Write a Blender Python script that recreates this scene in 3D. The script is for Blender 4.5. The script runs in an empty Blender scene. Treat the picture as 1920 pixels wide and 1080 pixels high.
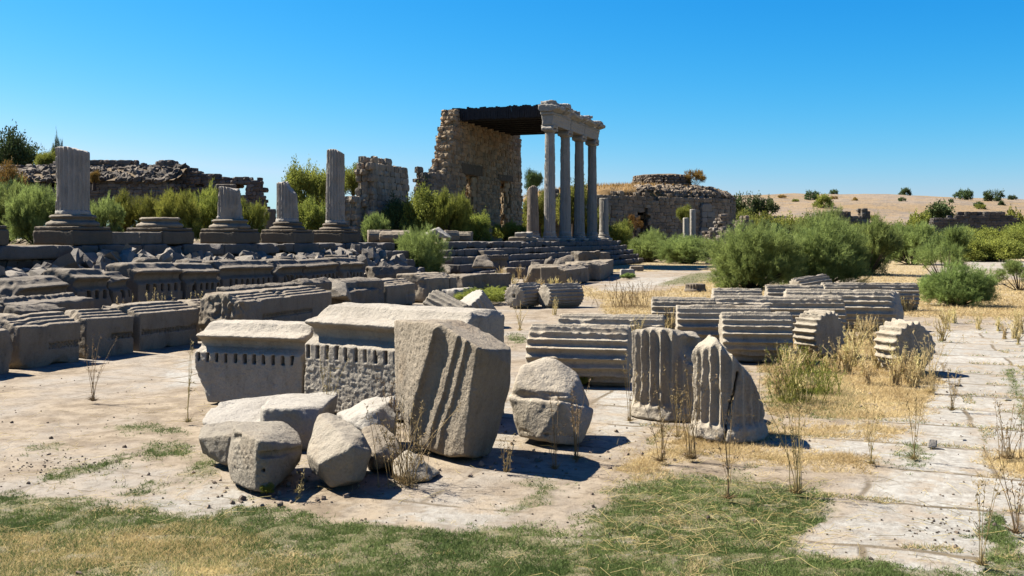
import bpy, bmesh, math, random
import numpy as np
from mathutils import Vector, Matrix

# ------------------------------------------------------------------ camera, sky, sun
SC = bpy.context.scene
COL = SC.collection
F, H, HY = 1884.0, 1.6, 447.0          # focal length (px of 1920), eye height, horizon row
cam_d = bpy.data.cameras.new('camera')
cam = bpy.data.objects.new('camera', cam_d); COL.objects.link(cam)
cam.location = (0, 0, H); cam.rotation_euler = (math.radians(90), 0, 0)
cam_d.sensor_width = 36; cam_d.lens = F / 1920 * 36; cam_d.shift_y = -(540 - HY) / 1920
cam_d.clip_start = 0.1; cam_d.clip_end = 6000
SC.camera = cam

SUN_EL = math.radians(49)
SX, SY = -0.925, 0.38                 # ground direction towards the sun
world = bpy.data.worlds.new('World'); SC.world = world; world.use_nodes = True
wn = world.node_tree; wn.nodes.clear()
sky = wn.nodes.new('ShaderNodeTexSky'); sky.sky_type = 'NISHITA'; sky.sun_disc = False
sky.sun_elevation = SUN_EL; sky.sun_rotation = math.atan2(SX, SY)
sky.air_density = 1.1; sky.dust_density = 0.3; sky.ozone_density = 2.2; sky.altitude = 0
sep = wn.nodes.new('ShaderNodeSeparateColor'); cmb = wn.nodes.new('ShaderNodeCombineColor')
wn.links.new(sky.outputs[0], sep.inputs[0])
for ch, (gain, pw, vmax, vmin) in enumerate(((.0094, 3.2, 6., 2.35), (.366, 1.25, 9., 0.), (1.30, .75, 8., 0.))):       # deep polarised blue of the photograph
    p_ = wn.nodes.new('ShaderNodeMath'); p_.operation = 'POWER'; p_.inputs[1].default_value = pw
    c_ = wn.nodes.new('ShaderNodeClamp'); c_.inputs[1].default_value = vmin; c_.inputs[2].default_value = vmax; wn.links.new(sep.outputs[ch], c_.inputs[0]); wn.links.new(c_.outputs[0], p_.inputs[0])
    g_ = wn.nodes.new('ShaderNodeMath'); g_.operation = 'MULTIPLY'; g_.inputs[1].default_value = gain; wn.links.new(p_.outputs[0], g_.inputs[0])
    wn.links.new(g_.outputs[0], cmb.inputs[ch])
bg = wn.nodes.new('ShaderNodeBackground'); bg.inputs['Strength'].default_value = 0.05
wo = wn.nodes.new('ShaderNodeOutputWorld')
wn.links.new(cmb.outputs[0], bg.inputs['Color'])
wn.links.new(bg.outputs[0], wo.inputs['Surface'])
sl = bpy.data.lights.new('sun', 'SUN'); sl.energy = 5.0; sl.angle = math.radians(0.5); sl.color = (1, 0.955, 0.88)
so = bpy.data.objects.new('sun', sl); COL.objects.link(so)
ce = math.cos(SUN_EL)
so.rotation_euler = Vector((-SX * ce, -SY * ce, -math.sin(SUN_EL))).to_track_quat('-Z', 'Y').to_euler()
vs = SC.view_settings; vs.view_transform = 'Standard'; vs.look = 'None'; vs.exposure = 1.88; vs.gamma = 1.0
vs.use_curve_mapping = False
SC.cycles.max_bounces = 5; SC.cycles.diffuse_bounces = 2; SC.cycles.transparent_max_bounces = 4

# ------------------------------------------------------------------ projection helpers
def W(x, y, Y): return np.array([(x - 960) / F * Y, Y, H - (y - HY) / F * Y])
def gy(y): return H * F / (y - HY)                # depth of the ground at an image row
def G(x, y):
    Y = gy(y); return np.array([(x - 960) / F * Y, Y])
D2 = np.array([.3425, .9395]); N2 = np.array([.9395, -.3425])   # colonnade direction, outward normal
R0 = np.array([-9.61, 22.0]); SP = 2.832
def row(t, off=0.): return R0 + D2 * SP * t + N2 * off
def online(x, off):
    u = (x - 960) / F; o = R0 + N2 * off
    s = (u * o[1] - o[0]) / (D2[0] - u * D2[1]); return o + D2 * s

# ------------------------------------------------------------------ noise
def _h(i, j, k, s):
    x = (i.astype(np.uint32) * np.uint32(374761393) + j.astype(np.uint32) * np.uint32(668265263)
         + k.astype(np.uint32) * np.uint32(2147483647) + np.uint32((s * 974634777 + 1013) & 0xffffffff))
    x = (x ^ (x >> np.uint32(13))) * np.uint32(1274126177)
    x = (x ^ (x >> np.uint32(16))) * np.uint32(2246822519)
    x ^= x >> np.uint32(15)
    return (x & np.uint32(0xffff)).astype(np.float32) / 32767.5 - 1
def vn(P, s=0):
    P = np.asarray(P, np.float32); I = np.floor(P).astype(np.int64); f = P - I; u = f * f * (3 - 2 * f)
    i, j, k = I[:, 0], I[:, 1], I[:, 2]; r = 0
    for a in (0, 1):
        wa = u[:, 0] if a else 1 - u[:, 0]
        for b in (0, 1):
            wb = u[:, 1] if b else 1 - u[:, 1]
            for c in (0, 1):
                wc = u[:, 2] if c else 1 - u[:, 2]
                r = r + wa * wb * wc * _h(i + a, j + b, k + c, s)
    return r
def fbm(P, s=0, o=3):
    r = 0; a = 1.
    for q in range(o):
        r = r + a * vn(P * (2.03 ** q) + 7.3 * q, s + q); a *= .5
    return r
def n2(x, y, fr, s=0, o=3):
    return fbm(np.c_[np.ravel(x) * fr, np.ravel(y) * fr, np.full(np.size(x), .5)], s, o).reshape(np.shape(x))

# ------------------------------------------------------------------ mesh helpers
def mesh_np(name, V, Fs, smooth=False, col=None, colname='tint'):
    """V (n,3); Fs list of int arrays (m,k)"""
    me = bpy.data.meshes.new(name)
    V = np.asarray(V, np.float32)
    me.vertices.add(len(V)); me.vertices.foreach_set('co', V.ravel())
    Fs = [np.asarray(f, np.int32) for f in Fs if len(f)]
    nl = sum(f.size for f in Fs); npg = sum(len(f) for f in Fs)
    me.loops.add(nl); me.polygons.add(npg)
    me.loops.foreach_set('vertex_index', np.concatenate([f.ravel() for f in Fs]))
    st = []; o = 0
    for f in Fs:
        k = f.shape[1]; st.append(np.arange(len(f)) * k + o); o += f.size
    me.polygons.foreach_set('loop_start', np.concatenate(st).astype(np.int32))
    me.polygons.foreach_set('use_smooth', np.full(npg, smooth))
    if col is not None:
        at = me.attributes.new(colname, 'FLOAT_COLOR', 'POINT')
        c = np.ones((len(V), 4), np.float32); c[:, :col.shape[1]] = col
        at.data.foreach_set('color', c.ravel())
    me.update(calc_edges=True)
    return me
def tag(o, label=None, cat=None, group=None, kind=None):
    if label: o['label'] = label
    if cat: o['category'] = cat
    if group: o['group'] = group
    if kind: o['kind'] = kind
    return o
def link(name, me, mat, parent=None, loc=(0, 0, 0), rz=0):
    o = bpy.data.objects.new(name, me); COL.objects.link(o)
    if mat is not None and len(me.materials) == 0: me.materials.append(mat)
    o.location = loc; o.rotation_euler = (0, 0, rz)
    if parent: o.parent = parent
    return o
def empty(name, label, cat, loc=(0, 0, 0), rz=0, group=None):
    o = bpy.data.objects.new(name, None); COL.objects.link(o); o.location = loc; o.rotation_euler = (0, 0, rz)
    o.empty_display_size = .2
    return tag(o, label, cat, group)
def copy_tree(root, loc, rz, scale=None, label=None):
    r = root.copy(); COL.objects.link(r); r.location = loc; r.rotation_euler = (0, 0, rz)
    if scale is not None: r.scale = scale
    if label: r['label'] = label
    for ch in list(root.children):
        c = ch.copy(); COL.objects.link(c); c.parent = r
        for g in list(ch.children):
            d = g.copy(); COL.objects.link(d); d.parent = c
    return r

# ------------------------------------------------------------------ SDF modelling (surface nets)
def surfnet(V, o, h):
    S = V < 0
    c = np.zeros(np.array(V.shape) - 1, np.uint8)
    sl = lambda a, n: slice(a, a + n - 1)
    nx, ny, nz = V.shape
    for a in (0, 1):
        for b in (0, 1):
            for d in (0, 1): c += S[sl(a, nx), sl(b, ny), sl(d, nz)]
    M = (c > 0) & (c < 8)
    I = np.argwhere(M); idx = -np.ones(M.shape, np.int32); idx[M] = np.arange(len(I))
    acc = np.zeros((len(I), 3)); cnt = np.zeros(len(I))
    for ax in range(3):
        for a in (0, 1):
            for b in (0, 1):
                off0 = [a, b]; off0.insert(ax, 0); off1 = list(off0); off1[ax] = 1
                p = I + off0; q = I + off1
                v0 = V[p[:, 0], p[:, 1], p[:, 2]]; v1 = V[q[:, 0], q[:, 1], q[:, 2]]
                m = (v0 < 0) != (v1 < 0)
                t = np.where(m, v0 / np.where(m, v0 - v1, 1), 0)
                pos = np.array(off0, float)[None, :].repeat(len(I), 0); pos[:, ax] += t
                acc[m] += pos[m]; cnt[m] += 1
    P = (I + acc / cnt[:, None]) * h + o
    Q = []
    for ax in range(3):
        s0 = [slice(None)] * 3; s1 = [slice(None)] * 3
        s0[ax] = slice(0, -1); s1[ax] = slice(1, None)
        b1, b2 = (ax + 1) % 3, (ax + 2) % 3
        A, B = S[tuple(s0)], S[tuple(s1)]
        E = np.argwhere(A != B)
        ok = (E[:, b1] > 0) & (E[:, b2] > 0) & (E[:, b1] < V.shape[b1] - 1) & (E[:, b2] < V.shape[b2] - 1)
        E = E[ok]
        ins = A[E[:, 0], E[:, 1], E[:, 2]]
        def cell(d1, d2):
            e = E.copy(); e[:, b1] -= d1; e[:, b2] -= d2
            return idx[e[:, 0], e[:, 1], e[:, 2]]
        q = np.c_[cell(1, 1), cell(0, 1), cell(0, 0), cell(1, 0)]
        q[~ins] = q[~ins][:, ::-1]
        Q.append(q)
    return P, np.concatenate(Q)
def smax(a, b, k):
    hh = np.clip(k - np.abs(a - b), 0, None) / k
    return np.maximum(a, b) + hh * hh * k * .25
def smin(a, b, k): return -smax(-a, -b, k)
def poly_sd(px, py, pts):
    pts = np.asarray(pts, float); n = len(pts)
    d = np.full(px.shape, 1e9); s = np.ones(px.shape)
    for i in range(n):
        a = pts[i]; b = pts[i - 1]; e = b - a; wx, wy = px - a[0], py - a[1]
        t = np.clip((wx * e[0] + wy * e[1]) / (e @ e), 0, 1)
        bx, by = wx - e[0] * t, wy - e[1] * t
        d = np.minimum(d, bx * bx + by * by)
        c1 = py >= a[1]; c2 = py < b[1]; c3 = e[0] * wy > e[1] * wx
        fl = (c1 & c2 & c3) | (~c1 & ~c2 & ~c3)
        s = np.where(fl, -s, s)
    return s * np.sqrt(d)
def box_sd(P, c, hb):
    q = np.abs(P - np.asarray(c)) - np.asarray(hb)
    return np.linalg.norm(np.maximum(q, 0), axis=1) + np.minimum(q.max(1), 0)
def seg_sd(P, a, b, r):
    a = np.asarray(a, float); b = np.asarray(b, float); e = b - a
    t = np.clip(((P - a) @ e) / (e @ e), 0, 1)
    return np.linalg.norm(P - a - t[:, None] * e, axis=1) - r
def hull_planes(pts):
    bm = bmesh.new()
    for p in pts: bm.verts.new(tuple(p))
    bmesh.ops.convex_hull(bm, input=list(bm.verts))
    c = np.mean(pts, 0); N = []
    for f in bm.faces:
        n = f.normal.copy()
        if n.length < .5: continue
        n = np.array(n); d = n @ np.array(f.verts[0].co)
        if n @ c - d > 0: n = -n; d = -d
        N.append((*n, d))
    bm.free()
    N = np.array(N); _, u = np.unique(np.round(N, 3), axis=0, return_index=True)
    return N[u]
def hull_sd(P, N, k=.02):
    r = None
    for n in N:
        v = P @ n[:3] - n[3]
        r = v if r is None else smax(r, v, k)
    return r
def sdf_mesh(name, fn, lo, hi, h, noise=((.006, 9),), seed=0, pits=0., smooth=True, rough=None):
    lo = np.asarray(lo, float) - 3 * h; hi = np.asarray(hi, float) + 3 * h
    n = np.maximum(np.ceil((hi - lo) / h).astype(int) + 1, 4)
    ax = [lo[i] + h * np.arange(n[i]) for i in range(3)]
    P = np.stack(np.meshgrid(*ax, indexing='ij'), -1).reshape(-1, 3)
    V = fn(P)
    band = np.abs(V) < 4 * h + 3 * sum(a for a, f in noise) + 3 * pits
    Q = P[band]; v = V[band]
    for q, (a, f) in enumerate(noise): v = v + a * fbm(Q * f, seed * 13 + q, 2)
    if pits:
        z = vn(Q * 23, seed + 77) ; v = v + pits * np.clip(z - .25, 0, 1) * 1.5
    if rough is not None: v = v + rough(Q)
    V[band] = v
    V = V.reshape(n)
    V[0] = V[-1] = 1; V[:, 0] = V[:, -1] = 1; V[:, :, 0] = V[:, :, -1] = 1
    p, q = surfnet(V, lo, h)
    if len(q) == 0: raise RuntimeError('empty ' + name)
    return mesh_np(name, p, [q], smooth)

# ------------------------------------------------------------------ materials
def nt(name):
    m = bpy.data.materials.new(name); m.use_nodes = True; t = m.node_tree; t.nodes.clear()
    return m, t
class NB:
    def __init__(s, t): s.t = t
    def n(s, typ, **kw):
        o = s.t.nodes.new('ShaderNode' + typ)
        for k, v in kw.items():
            if k.startswith('_'): setattr(o, k[1:], v)
            else:
                key = k.replace('__', ' ')
                o.inputs[int(key[1:]) if key[0] == 'i' and key[1:].isdigit() else key].default_value = v
        return o
    def l(s, a, b): s.t.links.new(a, b)
    def noise(s, vec, sc, det=4, rough=.6):
        o = s.n('TexNoise', Scale=sc, Detail=det, Roughness=rough); s.l(vec, o.inputs['Vector']); return o.outputs[0]
    def ramp(s, x, a, b, c0=(0, 0, 0, 1), c1=(1, 1, 1, 1)):
        o = s.n('ValToRGB'); o.color_ramp.elements[0].position = a; o.color_ramp.elements[1].position = b
        o.color_ramp.elements[0].color = c0; o.color_ramp.elements[1].color = c1
        s.l(x, o.inputs[0]); return o.outputs[0]
    def mix(s, f, a, b, mode='MIX'):
        o = s.t.nodes.new('ShaderNodeMix'); o.data_type = 'RGBA'; o.blend_type = mode
        for sock, v in ((o.inputs[0], f), (o.inputs[6], a), (o.inputs[7], b)):
            if isinstance(v, (int, float)): sock.default_value = v
            elif isinstance(v, tuple): sock.default_value = (*v[:3], 1)
            else: s.l(v, sock)
        return o.outputs[2]
    def math(s, op, a, b=None):
        o = s.t.nodes.new('ShaderNodeMath'); o.operation = op
        for i, v in enumerate((a, b)):
            if v is None: continue
            if isinstance(v, (int, float)): o.inputs[i].default_value = v
            else: s.l(v, o.inputs[i])
        return o.outputs[0]
def stone_mat(name, base, dark, stain, sdark=.5, sstain=.35, bump=.5, scale=1., fine=55, tint=False, rough=.92):
    base, dark, stain = [tuple(q * .385 for q in c_) for c_ in (base, dark, stain)]
    m, t = nt(name); b = NB(t)
    tc = b.n('TexCoord').outputs['Object']; oi = b.n('ObjectInfo')
    add = b.n('VectorMath', _operation='ADD'); b.l(tc, add.inputs[0])
    vm = b.n('VectorMath', _operation='SCALE'); b.l(oi.outputs['Location'], vm.inputs[0]); vm.inputs['Scale'].default_value = .37
    b.l(vm.outputs[0], add.inputs[1]); v = add.outputs[0]
    big = b.noise(v, 2.2 * scale, 6, .62); med = b.noise(v, 9 * scale, 6, .7); fin = b.noise(v, fine * scale, 4, .7)
    streak = b.n('Mapping'); b.l(v, streak.inputs[0]); streak.inputs['Scale'].default_value = (1, 1, .28)
    st = b.noise(streak.outputs[0], 6 * scale, 5, .65)
    c = b.mix(b.ramp(big, .35, .65), base, tuple(x * .82 for x in base))
    c = b.mix(b.math('MULTIPLY', b.ramp(st, .5, .68), sdark), c, dark)
    c = b.mix(b.math('MULTIPLY', b.ramp(med, .55, .72), sstain), c, stain)
    pat = b.noise(v, 3.6 * scale, 8, .72); c = b.mix(b.math('MULTIPLY', b.ramp(pat, .53, .60), .55 * sdark), c, tuple(q * .62 for q in base))
    och = b.noise(v, 1.3 * scale, 7, .68); c = b.mix(b.math('MULTIPLY', b.ramp(och, .56, .64), .5 * sdark), c, (base[0] * .95, base[1] * .70, base[2] * .42))
    spk = b.noise(v, 26 * scale, 7, .8); c = b.mix(b.math('MULTIPLY', b.ramp(spk, .56, .63), .62), c, tuple(q * .36 for q in base))
    lic = b.noise(v, 8 * scale, 8, .8); c = b.mix(b.math('MULTIPLY', b.ramp(lic, .60, .64), .55 * sdark), c, tuple(q * .42 for q in base))
    c = b.mix(b.math('MULTIPLY', b.ramp(spk, .42, .34), .35), c, tuple(min(q * 1.25, .45) for q in base))
    c = b.mix(b.ramp(fin, .3, .75), b.mix(1., c, (.78, .78, .78), 'MULTIPLY'), c)
    if tint:
        at = b.n('Attribute', _attribute_name='tint'); c = b.mix(1., c, at.outputs['Color'], 'MULTIPLY')
    else:
        k = b.math('ADD', b.math('MULTIPLY', oi.outputs['Random'], .24), .86)
        c = b.mix(1., c, b.n('CombineColor').outputs[0], 'MULTIPLY')
        cc = [x for x in t.nodes if x.bl_idname == 'ShaderNodeCombineColor'][-1]
        for i in range(3): b.l(k, cc.inputs[i])
    bs = b.n('BsdfPrincipled', Roughness=rough); bs.inputs['Specular IOR Level'].default_value = .25
    b.l(c, bs.inputs['Base Color'])
    h = b.math('ADD', b.math('MULTIPLY', med, .6), b.math('MULTIPLY', fin, .35))
    vo = b.n('TexVoronoi', Scale=26 * scale); b.l(v, vo.inputs['Vector'])
    h = b.math('ADD', h, b.math('MULTIPLY', b.ramp(vo.outputs[0], .0, .35), .12))
    bp = b.n('Bump', Strength=bump, Distance=.035); b.l(h, bp.inputs['Height']); b.l(bp.outputs[0], bs.inputs['Normal'])
    o = b.n('OutputMaterial'); b.l(bs.outputs[0], o.inputs[0])
    return m
M_MARB = stone_mat('weathered_marble', (.47, .38, .265), (.12, .086, .048), (.28, .19, .085), .7, .45, .95)
M_PALE = stone_mat('pale_marble', (.66, .59, .48), (.30, .25, .18), (.46, .36, .23), .4, .3, .8)
M_GREY = stone_mat('grey_marble', (.33, .27, .195), (.085, .066, .045), (.25, .18, .09), .7, .35, .9)
M_COLM = stone_mat('column_marble', (.68, .60, .48), (.16, .135, .10), (.38, .29, .18), .65, .3, .7)
M_STEP = stone_mat('step_limestone', (.27, .235, .195), (.07, .06, .05), (.19, .145, .09), .7, .4, .7)
M_PLIN = stone_mat('plinth_concrete', (.26, .20, .13), (.12, .095, .07), (.17, .13, .08), .5, .4, .5)
M_RUB = stone_mat('rubble_masonry', (.64, .575, .48), (.22, .19, .15), (.42, .31, .19), .35, .35, .7, tint=True)
M_BOUL = stone_mat('broken_boulder', (.54, .46, .34), (.22, .17, .115), (.44, .32, .18), .45, .35, 1.0)

def foliage_mat(name, c0, c1, trans=.3):
    c0, c1 = [tuple(q * (1.08 if trans > .11 else .5) for q in c_) for c_ in (c0, c1)]
    m, t = nt(name); b = NB(t)
    at = b.n('Attribute', _attribute_name='tint'); oi = b.n('ObjectInfo')
    c = b.mix(at.outputs['Fac'], c0, c1)
    k = b.math('ADD', b.math('MULTIPLY', oi.outputs['Random'], .35), .82)
    hv = b.n('HueSaturation'); b.l(c, hv.inputs['Color']); b.l(k, hv.inputs['Value'])
    b.l(b.math('ADD', b.math('MULTIPLY', oi.outputs['Random'], .03), .487), hv.inputs['Hue'])
    d = b.n('BsdfPrincipled', Roughness=.75); d.inputs['Specular IOR Level'].default_value = .15
    b.l(hv.outputs[0], d.inputs['Base Color'])
    tr = b.n('BsdfTranslucent'); b.l(hv.outputs[0], tr.inputs['Color'])
    mx = b.n('MixShader'); mx.inputs[0].default_value = trans
    b.l(d.outputs[0], mx.inputs[1]); b.l(tr.outputs[0], mx.inputs[2])
    o = b.n('OutputMaterial'); b.l(mx.outputs[0], o.inputs[0]); return m
M_FEA = foliage_mat('tamarisk_green', (.07, .095, .025), (.225, .27, .075), .45)
M_FEY = foliage_mat('yellow_green', (.075, .09, .016), (.23, .23, .042), .42)
M_OLV = foliage_mat('dark_leaf', (.022, .038, .012), (.075, .10, .03), .2)
M_GRS = foliage_mat('grass_green', (.045, .075, .018), (.14, .175, .05))
M_STR = foliage_mat('straw', (.30, .215, .085), (.56, .45, .22), .35)
M_STK = foliage_mat('dry_stalk', (.26, .17, .07), (.50, .36, .16), .1)
M_ORG = foliage_mat('rust_leaf', (.12, .07, .018), (.26, .16, .04), .25)
M_DRUM = stone_mat('drum_marble', (.72, .61, .45), (.20, .145, .08), (.38, .26, .13), .55, .35, .9)
M_LEAN = stone_mat('brown_patina_marble', (.345, .27, .185), (.085, .062, .038), (.22, .15, .07), .7, .45, .95)
M_CORN = stone_mat('cornice_marble', (.76, .66, .51), (.19, .15, .10), (.36, .26, .14), .6, .4, .9)
def plain(name, c, rough=.9, ns=8, amt=.4, bump=.3):
    c = tuple(q * .38 for q in c)
    m, t = nt(name); b = NB(t); v = b.n('TexCoord').outputs['Object']
    x = b.noise(v, ns, 5, .65)
    cc = b.mix(b.ramp(x, .35, .65), c, tuple(q * (1 - amt) for q in c))
    bs = b.n('BsdfPrincipled', Roughness=rough); bs.inputs['Specular IOR Level'].default_value = .2
    b.l(cc, bs.inputs['Base Color']); bp = b.n('Bump', Strength=bump, Distance=.02); b.l(x, bp.inputs['Height'])
    b.l(bp.outputs[0], bs.inputs['Normal']); o = b.n('OutputMaterial'); b.l(bs.outputs[0], o.inputs[0]); return m
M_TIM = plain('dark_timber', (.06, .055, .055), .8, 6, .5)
M_BARK = plain('bark', (.13, .09, .06), .9, 20, .4)
M_EARTH = plain('dry_earth', (.33, .23, .12), .95, 3, .45, .6)
M_PEB = plain('dark_pebble', (.06, .05, .045), .8, 30, .4)

# ------------------------------------------------------------------ builders
def sun_noise(): pass
def hstone(name, label, cat, hulls, h=.012, mat=None, noise=((.010, 5), (.004, 22)), seed=1, carves=(), k=.003, pits=.003,
           nchip=11, group=None, cutfn=None, parent=None, kind=None):
    PL = [hull_planes(np.array(x)) for x in hulls]
    allp = np.concatenate([np.array(x) for x in hulls]); lo, hi = allp.min(0), allp.max(0)
    org = np.array([(lo[0] + hi[0]) / 2, (lo[1] + hi[1]) / 2, lo[2]])
    rgc = np.random.RandomState(seed + 5); chips = []
    for q, x in enumerate(hulls):
        x = np.array(x); size = np.ptp(x, axis=0).max()
        for _ in range(nchip):
            n_ = rgc.normal(size=3); n_ /= np.linalg.norm(n_); chips.append((q, np.r_[n_, (x @ n_).max() - rgc.uniform(.01, .065) * size]))
    PL = [np.r_[p, np.array([c for (qq, c) in chips if qq == q])] for q, p in enumerate(PL)]
    def base(P):
        r = None
        for p in PL:
            v = hull_sd(P, p, k); r = v if r is None else smin(r, v, .03)
        return r
    segs = []
    for pts, rad in carves:
        hits = []
        for (x, y) in pts:
            d = np.array([(x - 960) / F, 1, -(y - HY) / F]); o = np.array([0, 0, H]); t = max(lo[1] - .3, .5); ok = False
            for _ in range(200):
                v = base((o + d * t)[None])[0]
                if v < .002: ok = True; break
                t += max(v * .7, .003)
                if t > hi[1] + .5: break
            if ok: hits.append(o + d * t)
        segs += [(hits[i], hits[i + 1], rad) for i in range(len(hits) - 1)]
    def fn(P):
        v = base(P)
        for a, b, r in segs: v = smax(v, -seg_sd(P, a, b, r), r * .5)
        if cutfn: v = cutfn(P, v)
        return v
    me = sdf_mesh(name, lambda P: fn(P + org), lo - org, hi - org, h, noise, seed, pits)
    o = link(name, me, mat, parent, tuple(org))
    if not parent: tag(o, label, cat, group, kind)
    return o

def pblock(name, label, cat, A, B, prof, mat, h=.02, noise=((.008, 5), (.003, 20)), seed=1, z=0, dent=None, recess=None,
           breaks=(), pits=.002, group=None, k=.02, tilt=0, extra=None, roll=0, spall=.055):
    A = np.array(A, float); B = np.array(B, float); L = np.linalg.norm(B - A); pr = np.array(prof, float)
    # hand-split: every block gets its own small losses at the ends
    rg = np.random.RandomState(seed)
    auto = [((0 if q % 2 == 0 else L, rg.uniform(.0, .3), pr[:, 1].max()), (-1 if q % 2 == 0 else 1, rg.uniform(-.5, .5), rg.uniform(.4, 1.4)),
             rg.uniform(-.0, .05)) for q in range(2)]
    def fn(P):
        v = poly_sd(P[:, 1], P[:, 2], pr)
        v = smax(v, np.abs(P[:, 0] - L / 2) - L / 2 + .006, k)
        if dent:
            p0, g, dd, z0, z1 = dent[:5]; xs = dent[5] if len(dent) > 5 else (0.02, L - .02)
            q = np.mod(P[:, 0], p0) - p0 / 2
            c = np.maximum(np.abs(q) - g / 2, np.maximum(P[:, 1] - dd, np.abs(P[:, 2] - (z0 + z1) / 2) - (z1 - z0) / 2))
            c = np.maximum(c, np.maximum(xs[0] - P[:, 0], P[:, 0] - xs[1]))
            v = np.maximum(v, -c)
        if recess:
            x0, x1, z0, z1, dp, pat = recess
            dep = dp
            if pat: dep = dp * (.45 + .55 * np.sign(np.sin(P[:, 0] * 2 * np.pi / pat) * np.sin((P[:, 2] - z0) * 2 * np.pi / (z1 - z0) * 1.5) + .25))
            c = np.maximum(np.maximum(x0 - P[:, 0], P[:, 0] - x1), np.maximum(z0 - P[:, 2], P[:, 2] - z1))
            c = np.maximum(c, P[:, 1] - dep); v = np.maximum(v, -c)
        for (pt, nn, off) in list(breaks) + auto:
            nn = np.array(nn, float); nn /= np.linalg.norm(nn)
            c = (P - np.array(pt)) @ nn + off + .035 * fbm(P * 7, seed + 5, 3)
            v = smax(v, c, .015)
        v = v + spall * np.clip(fbm(P * 3.3, seed + 31, 3) - .42, 0, 1)
        if extra: v = extra(P, v, L)
        return v
    lo = (0, pr[:, 0].min(), pr[:, 1].min()); hi = (L, pr[:, 0].max(), pr[:, 1].max())
    me = sdf_mesh(name, fn, lo, hi, h, noise, seed, pits)
    d = (B - A) / L
    o = link(name, me, mat, None, (A[0], A[1], z), 0)
    o.rotation_euler = (roll, tilt, math.atan2(d[1], d[0]))
    return tag(o, label, cat, group)

def flute_surf(th, ax, R, nf, fd, P, seed, wear=.35):
    u = np.mod(th * nf / (2 * np.pi), 1.) * 2 - 1
    dep = fd * np.clip(1.05 * (1 - np.abs(u) ** 2.0), 0, 1)
    w = fd * np.clip(wear * .25 + wear * 1.9 * (fbm(P * 5, seed + 3, 3) - .1), 0, 1)
    return R - np.maximum(dep, w)
def drum_fn(R, L, nf, fd, seed, hole=0, cuts=(), wear=.35, ph=0.):
    def fn(P):                                   # axis along local x, centre at origin
        rho = np.hypot(P[:, 1], P[:, 2]); th = np.arctan2(P[:, 2], P[:, 1]) + ph
        v = (rho - flute_surf(th, P[:, 0], R, nf, fd, P, seed, wear)) * .8
        e = .02 * fbm(P * 5, seed + 9, 2)
        v = smax(v, np.abs(P[:, 0]) - L / 2 + e + .01, .02)
        for pt, nn in cuts:
            nn = np.array(nn, float); nn /= np.linalg.norm(nn)
            v = smax(v, (P - np.array(pt, float)) @ nn + .05 * fbm(P * 5, seed + 21, 3), .02)
        if hole: v = np.maximum(v, -box_sd(P, (math.copysign(L / 2, hole), 0, 0), (.09, .035, .035)))
        return v
    return fn
def drum(label, cx, Y, R, Lpx, yaw, seed, h=.015, nf=20, fd=None, hole=0, cuts=(), mat=None, tilt=0., z=None, group='fallen column drums on the paving',
         wear=.35, name='column_drum', cat='column drum', roll=None, L=None):
    yaw = math.radians(yaw); fd = fd or R * .16
    if L is None: L = Lpx / F * Y / max(abs(math.cos(yaw)), .3)
    me = sdf_mesh(name, drum_fn(R, L, nf, fd, seed, hole, cuts, wear, seed * .7), (-L / 2, -R, -R), (L / 2, R, R), h, ((.004, 4), (.0035, 20)), seed, .003)
    zz = R - .03 + abs(math.sin(tilt)) * L / 2 if z is None else z
    o = link(name, me, mat or M_DRUM, None, ((cx - 960) / F * Y, Y, zz)); o.rotation_euler = (0, tilt, yaw)
    return tag(o, label, cat, group)

def shaft_mesh(name, R, Hh, seed, h=.02, nf=20, topcut=None, R1=None, apo=.12, fd=None, wear=.3, base_plain=.1):
    R1 = R1 or R; fd = fd or R * .17
    def fn(P):
        rho = np.hypot(P[:, 0], P[:, 1]); th = np.arctan2(P[:, 1], P[:, 0]) + seed
        z = P[:, 2]; RR = R + (R1 - R) * z / Hh
        fdz = np.where(z < base_plain, 0, 1.)
        u = np.mod(th * nf / (2 * np.pi), 1.) * 2 - 1
        dep = fd * np.clip(1.05 * (1 - np.abs(u) ** 2.2), 0, 1) * fdz
        w = fd * np.clip(wear * .4 + wear * 1.8 * fbm(P * np.array([4, 4, 1.6]), seed + 3, 3), 0, 2)
        v = (rho - (RR - np.maximum(dep, w) + .05 * R * np.clip(1 - z / apo, 0, 1) ** 2)) * .8
        v = smax(v, -z, .01)
        v = smax(v, z - Hh + .01, .015)
        if topcut is not None: v = smax(v, topcut(P), .02)
        return v
    return sdf_mesh(name, fn, (-R * 1.1, -R * 1.1, 0), (R * 1.1, R * 1.1, Hh), h, ((.006, 4), (.004, 14)), seed, .003)
def lathe_mesh(name, prof, seed, h=.02, noise=((.006, 5), (.003, 18))):
    R = max(p[0] for p in prof); z0 = min(p[1] for p in prof); z1 = max(p[1] for p in prof)
    pr = [(-.3, z0)] + list(prof) + [(-.3, z1)]
    def fn(P): return poly_sd(np.hypot(P[:, 0], P[:, 1]), P[:, 2], pr)
    return sdf_mesh(name, fn, (-R, -R, z0), (R, R, z1), h, noise, seed, .002)
def box_mesh(name, hx, hy, z0, z1, seed, h=.03, noise=((.008, 4), (.003, 16)), joints=None, pits=.002):
    def fn(P):
        v = box_sd(P, (0, 0, (z0 + z1) / 2), (hx - .012, hy - .012, (z1 - z0) / 2 - .012)) - .012
        if joints is not None:
            for j in joints: v = smax(v, .012 - np.abs(P[:, 0] - j), .01)
        return v
    return sdf_mesh(name, fn, (-hx, -hy, z0), (hx, hy, z1), h, noise, seed, pits)

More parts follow.
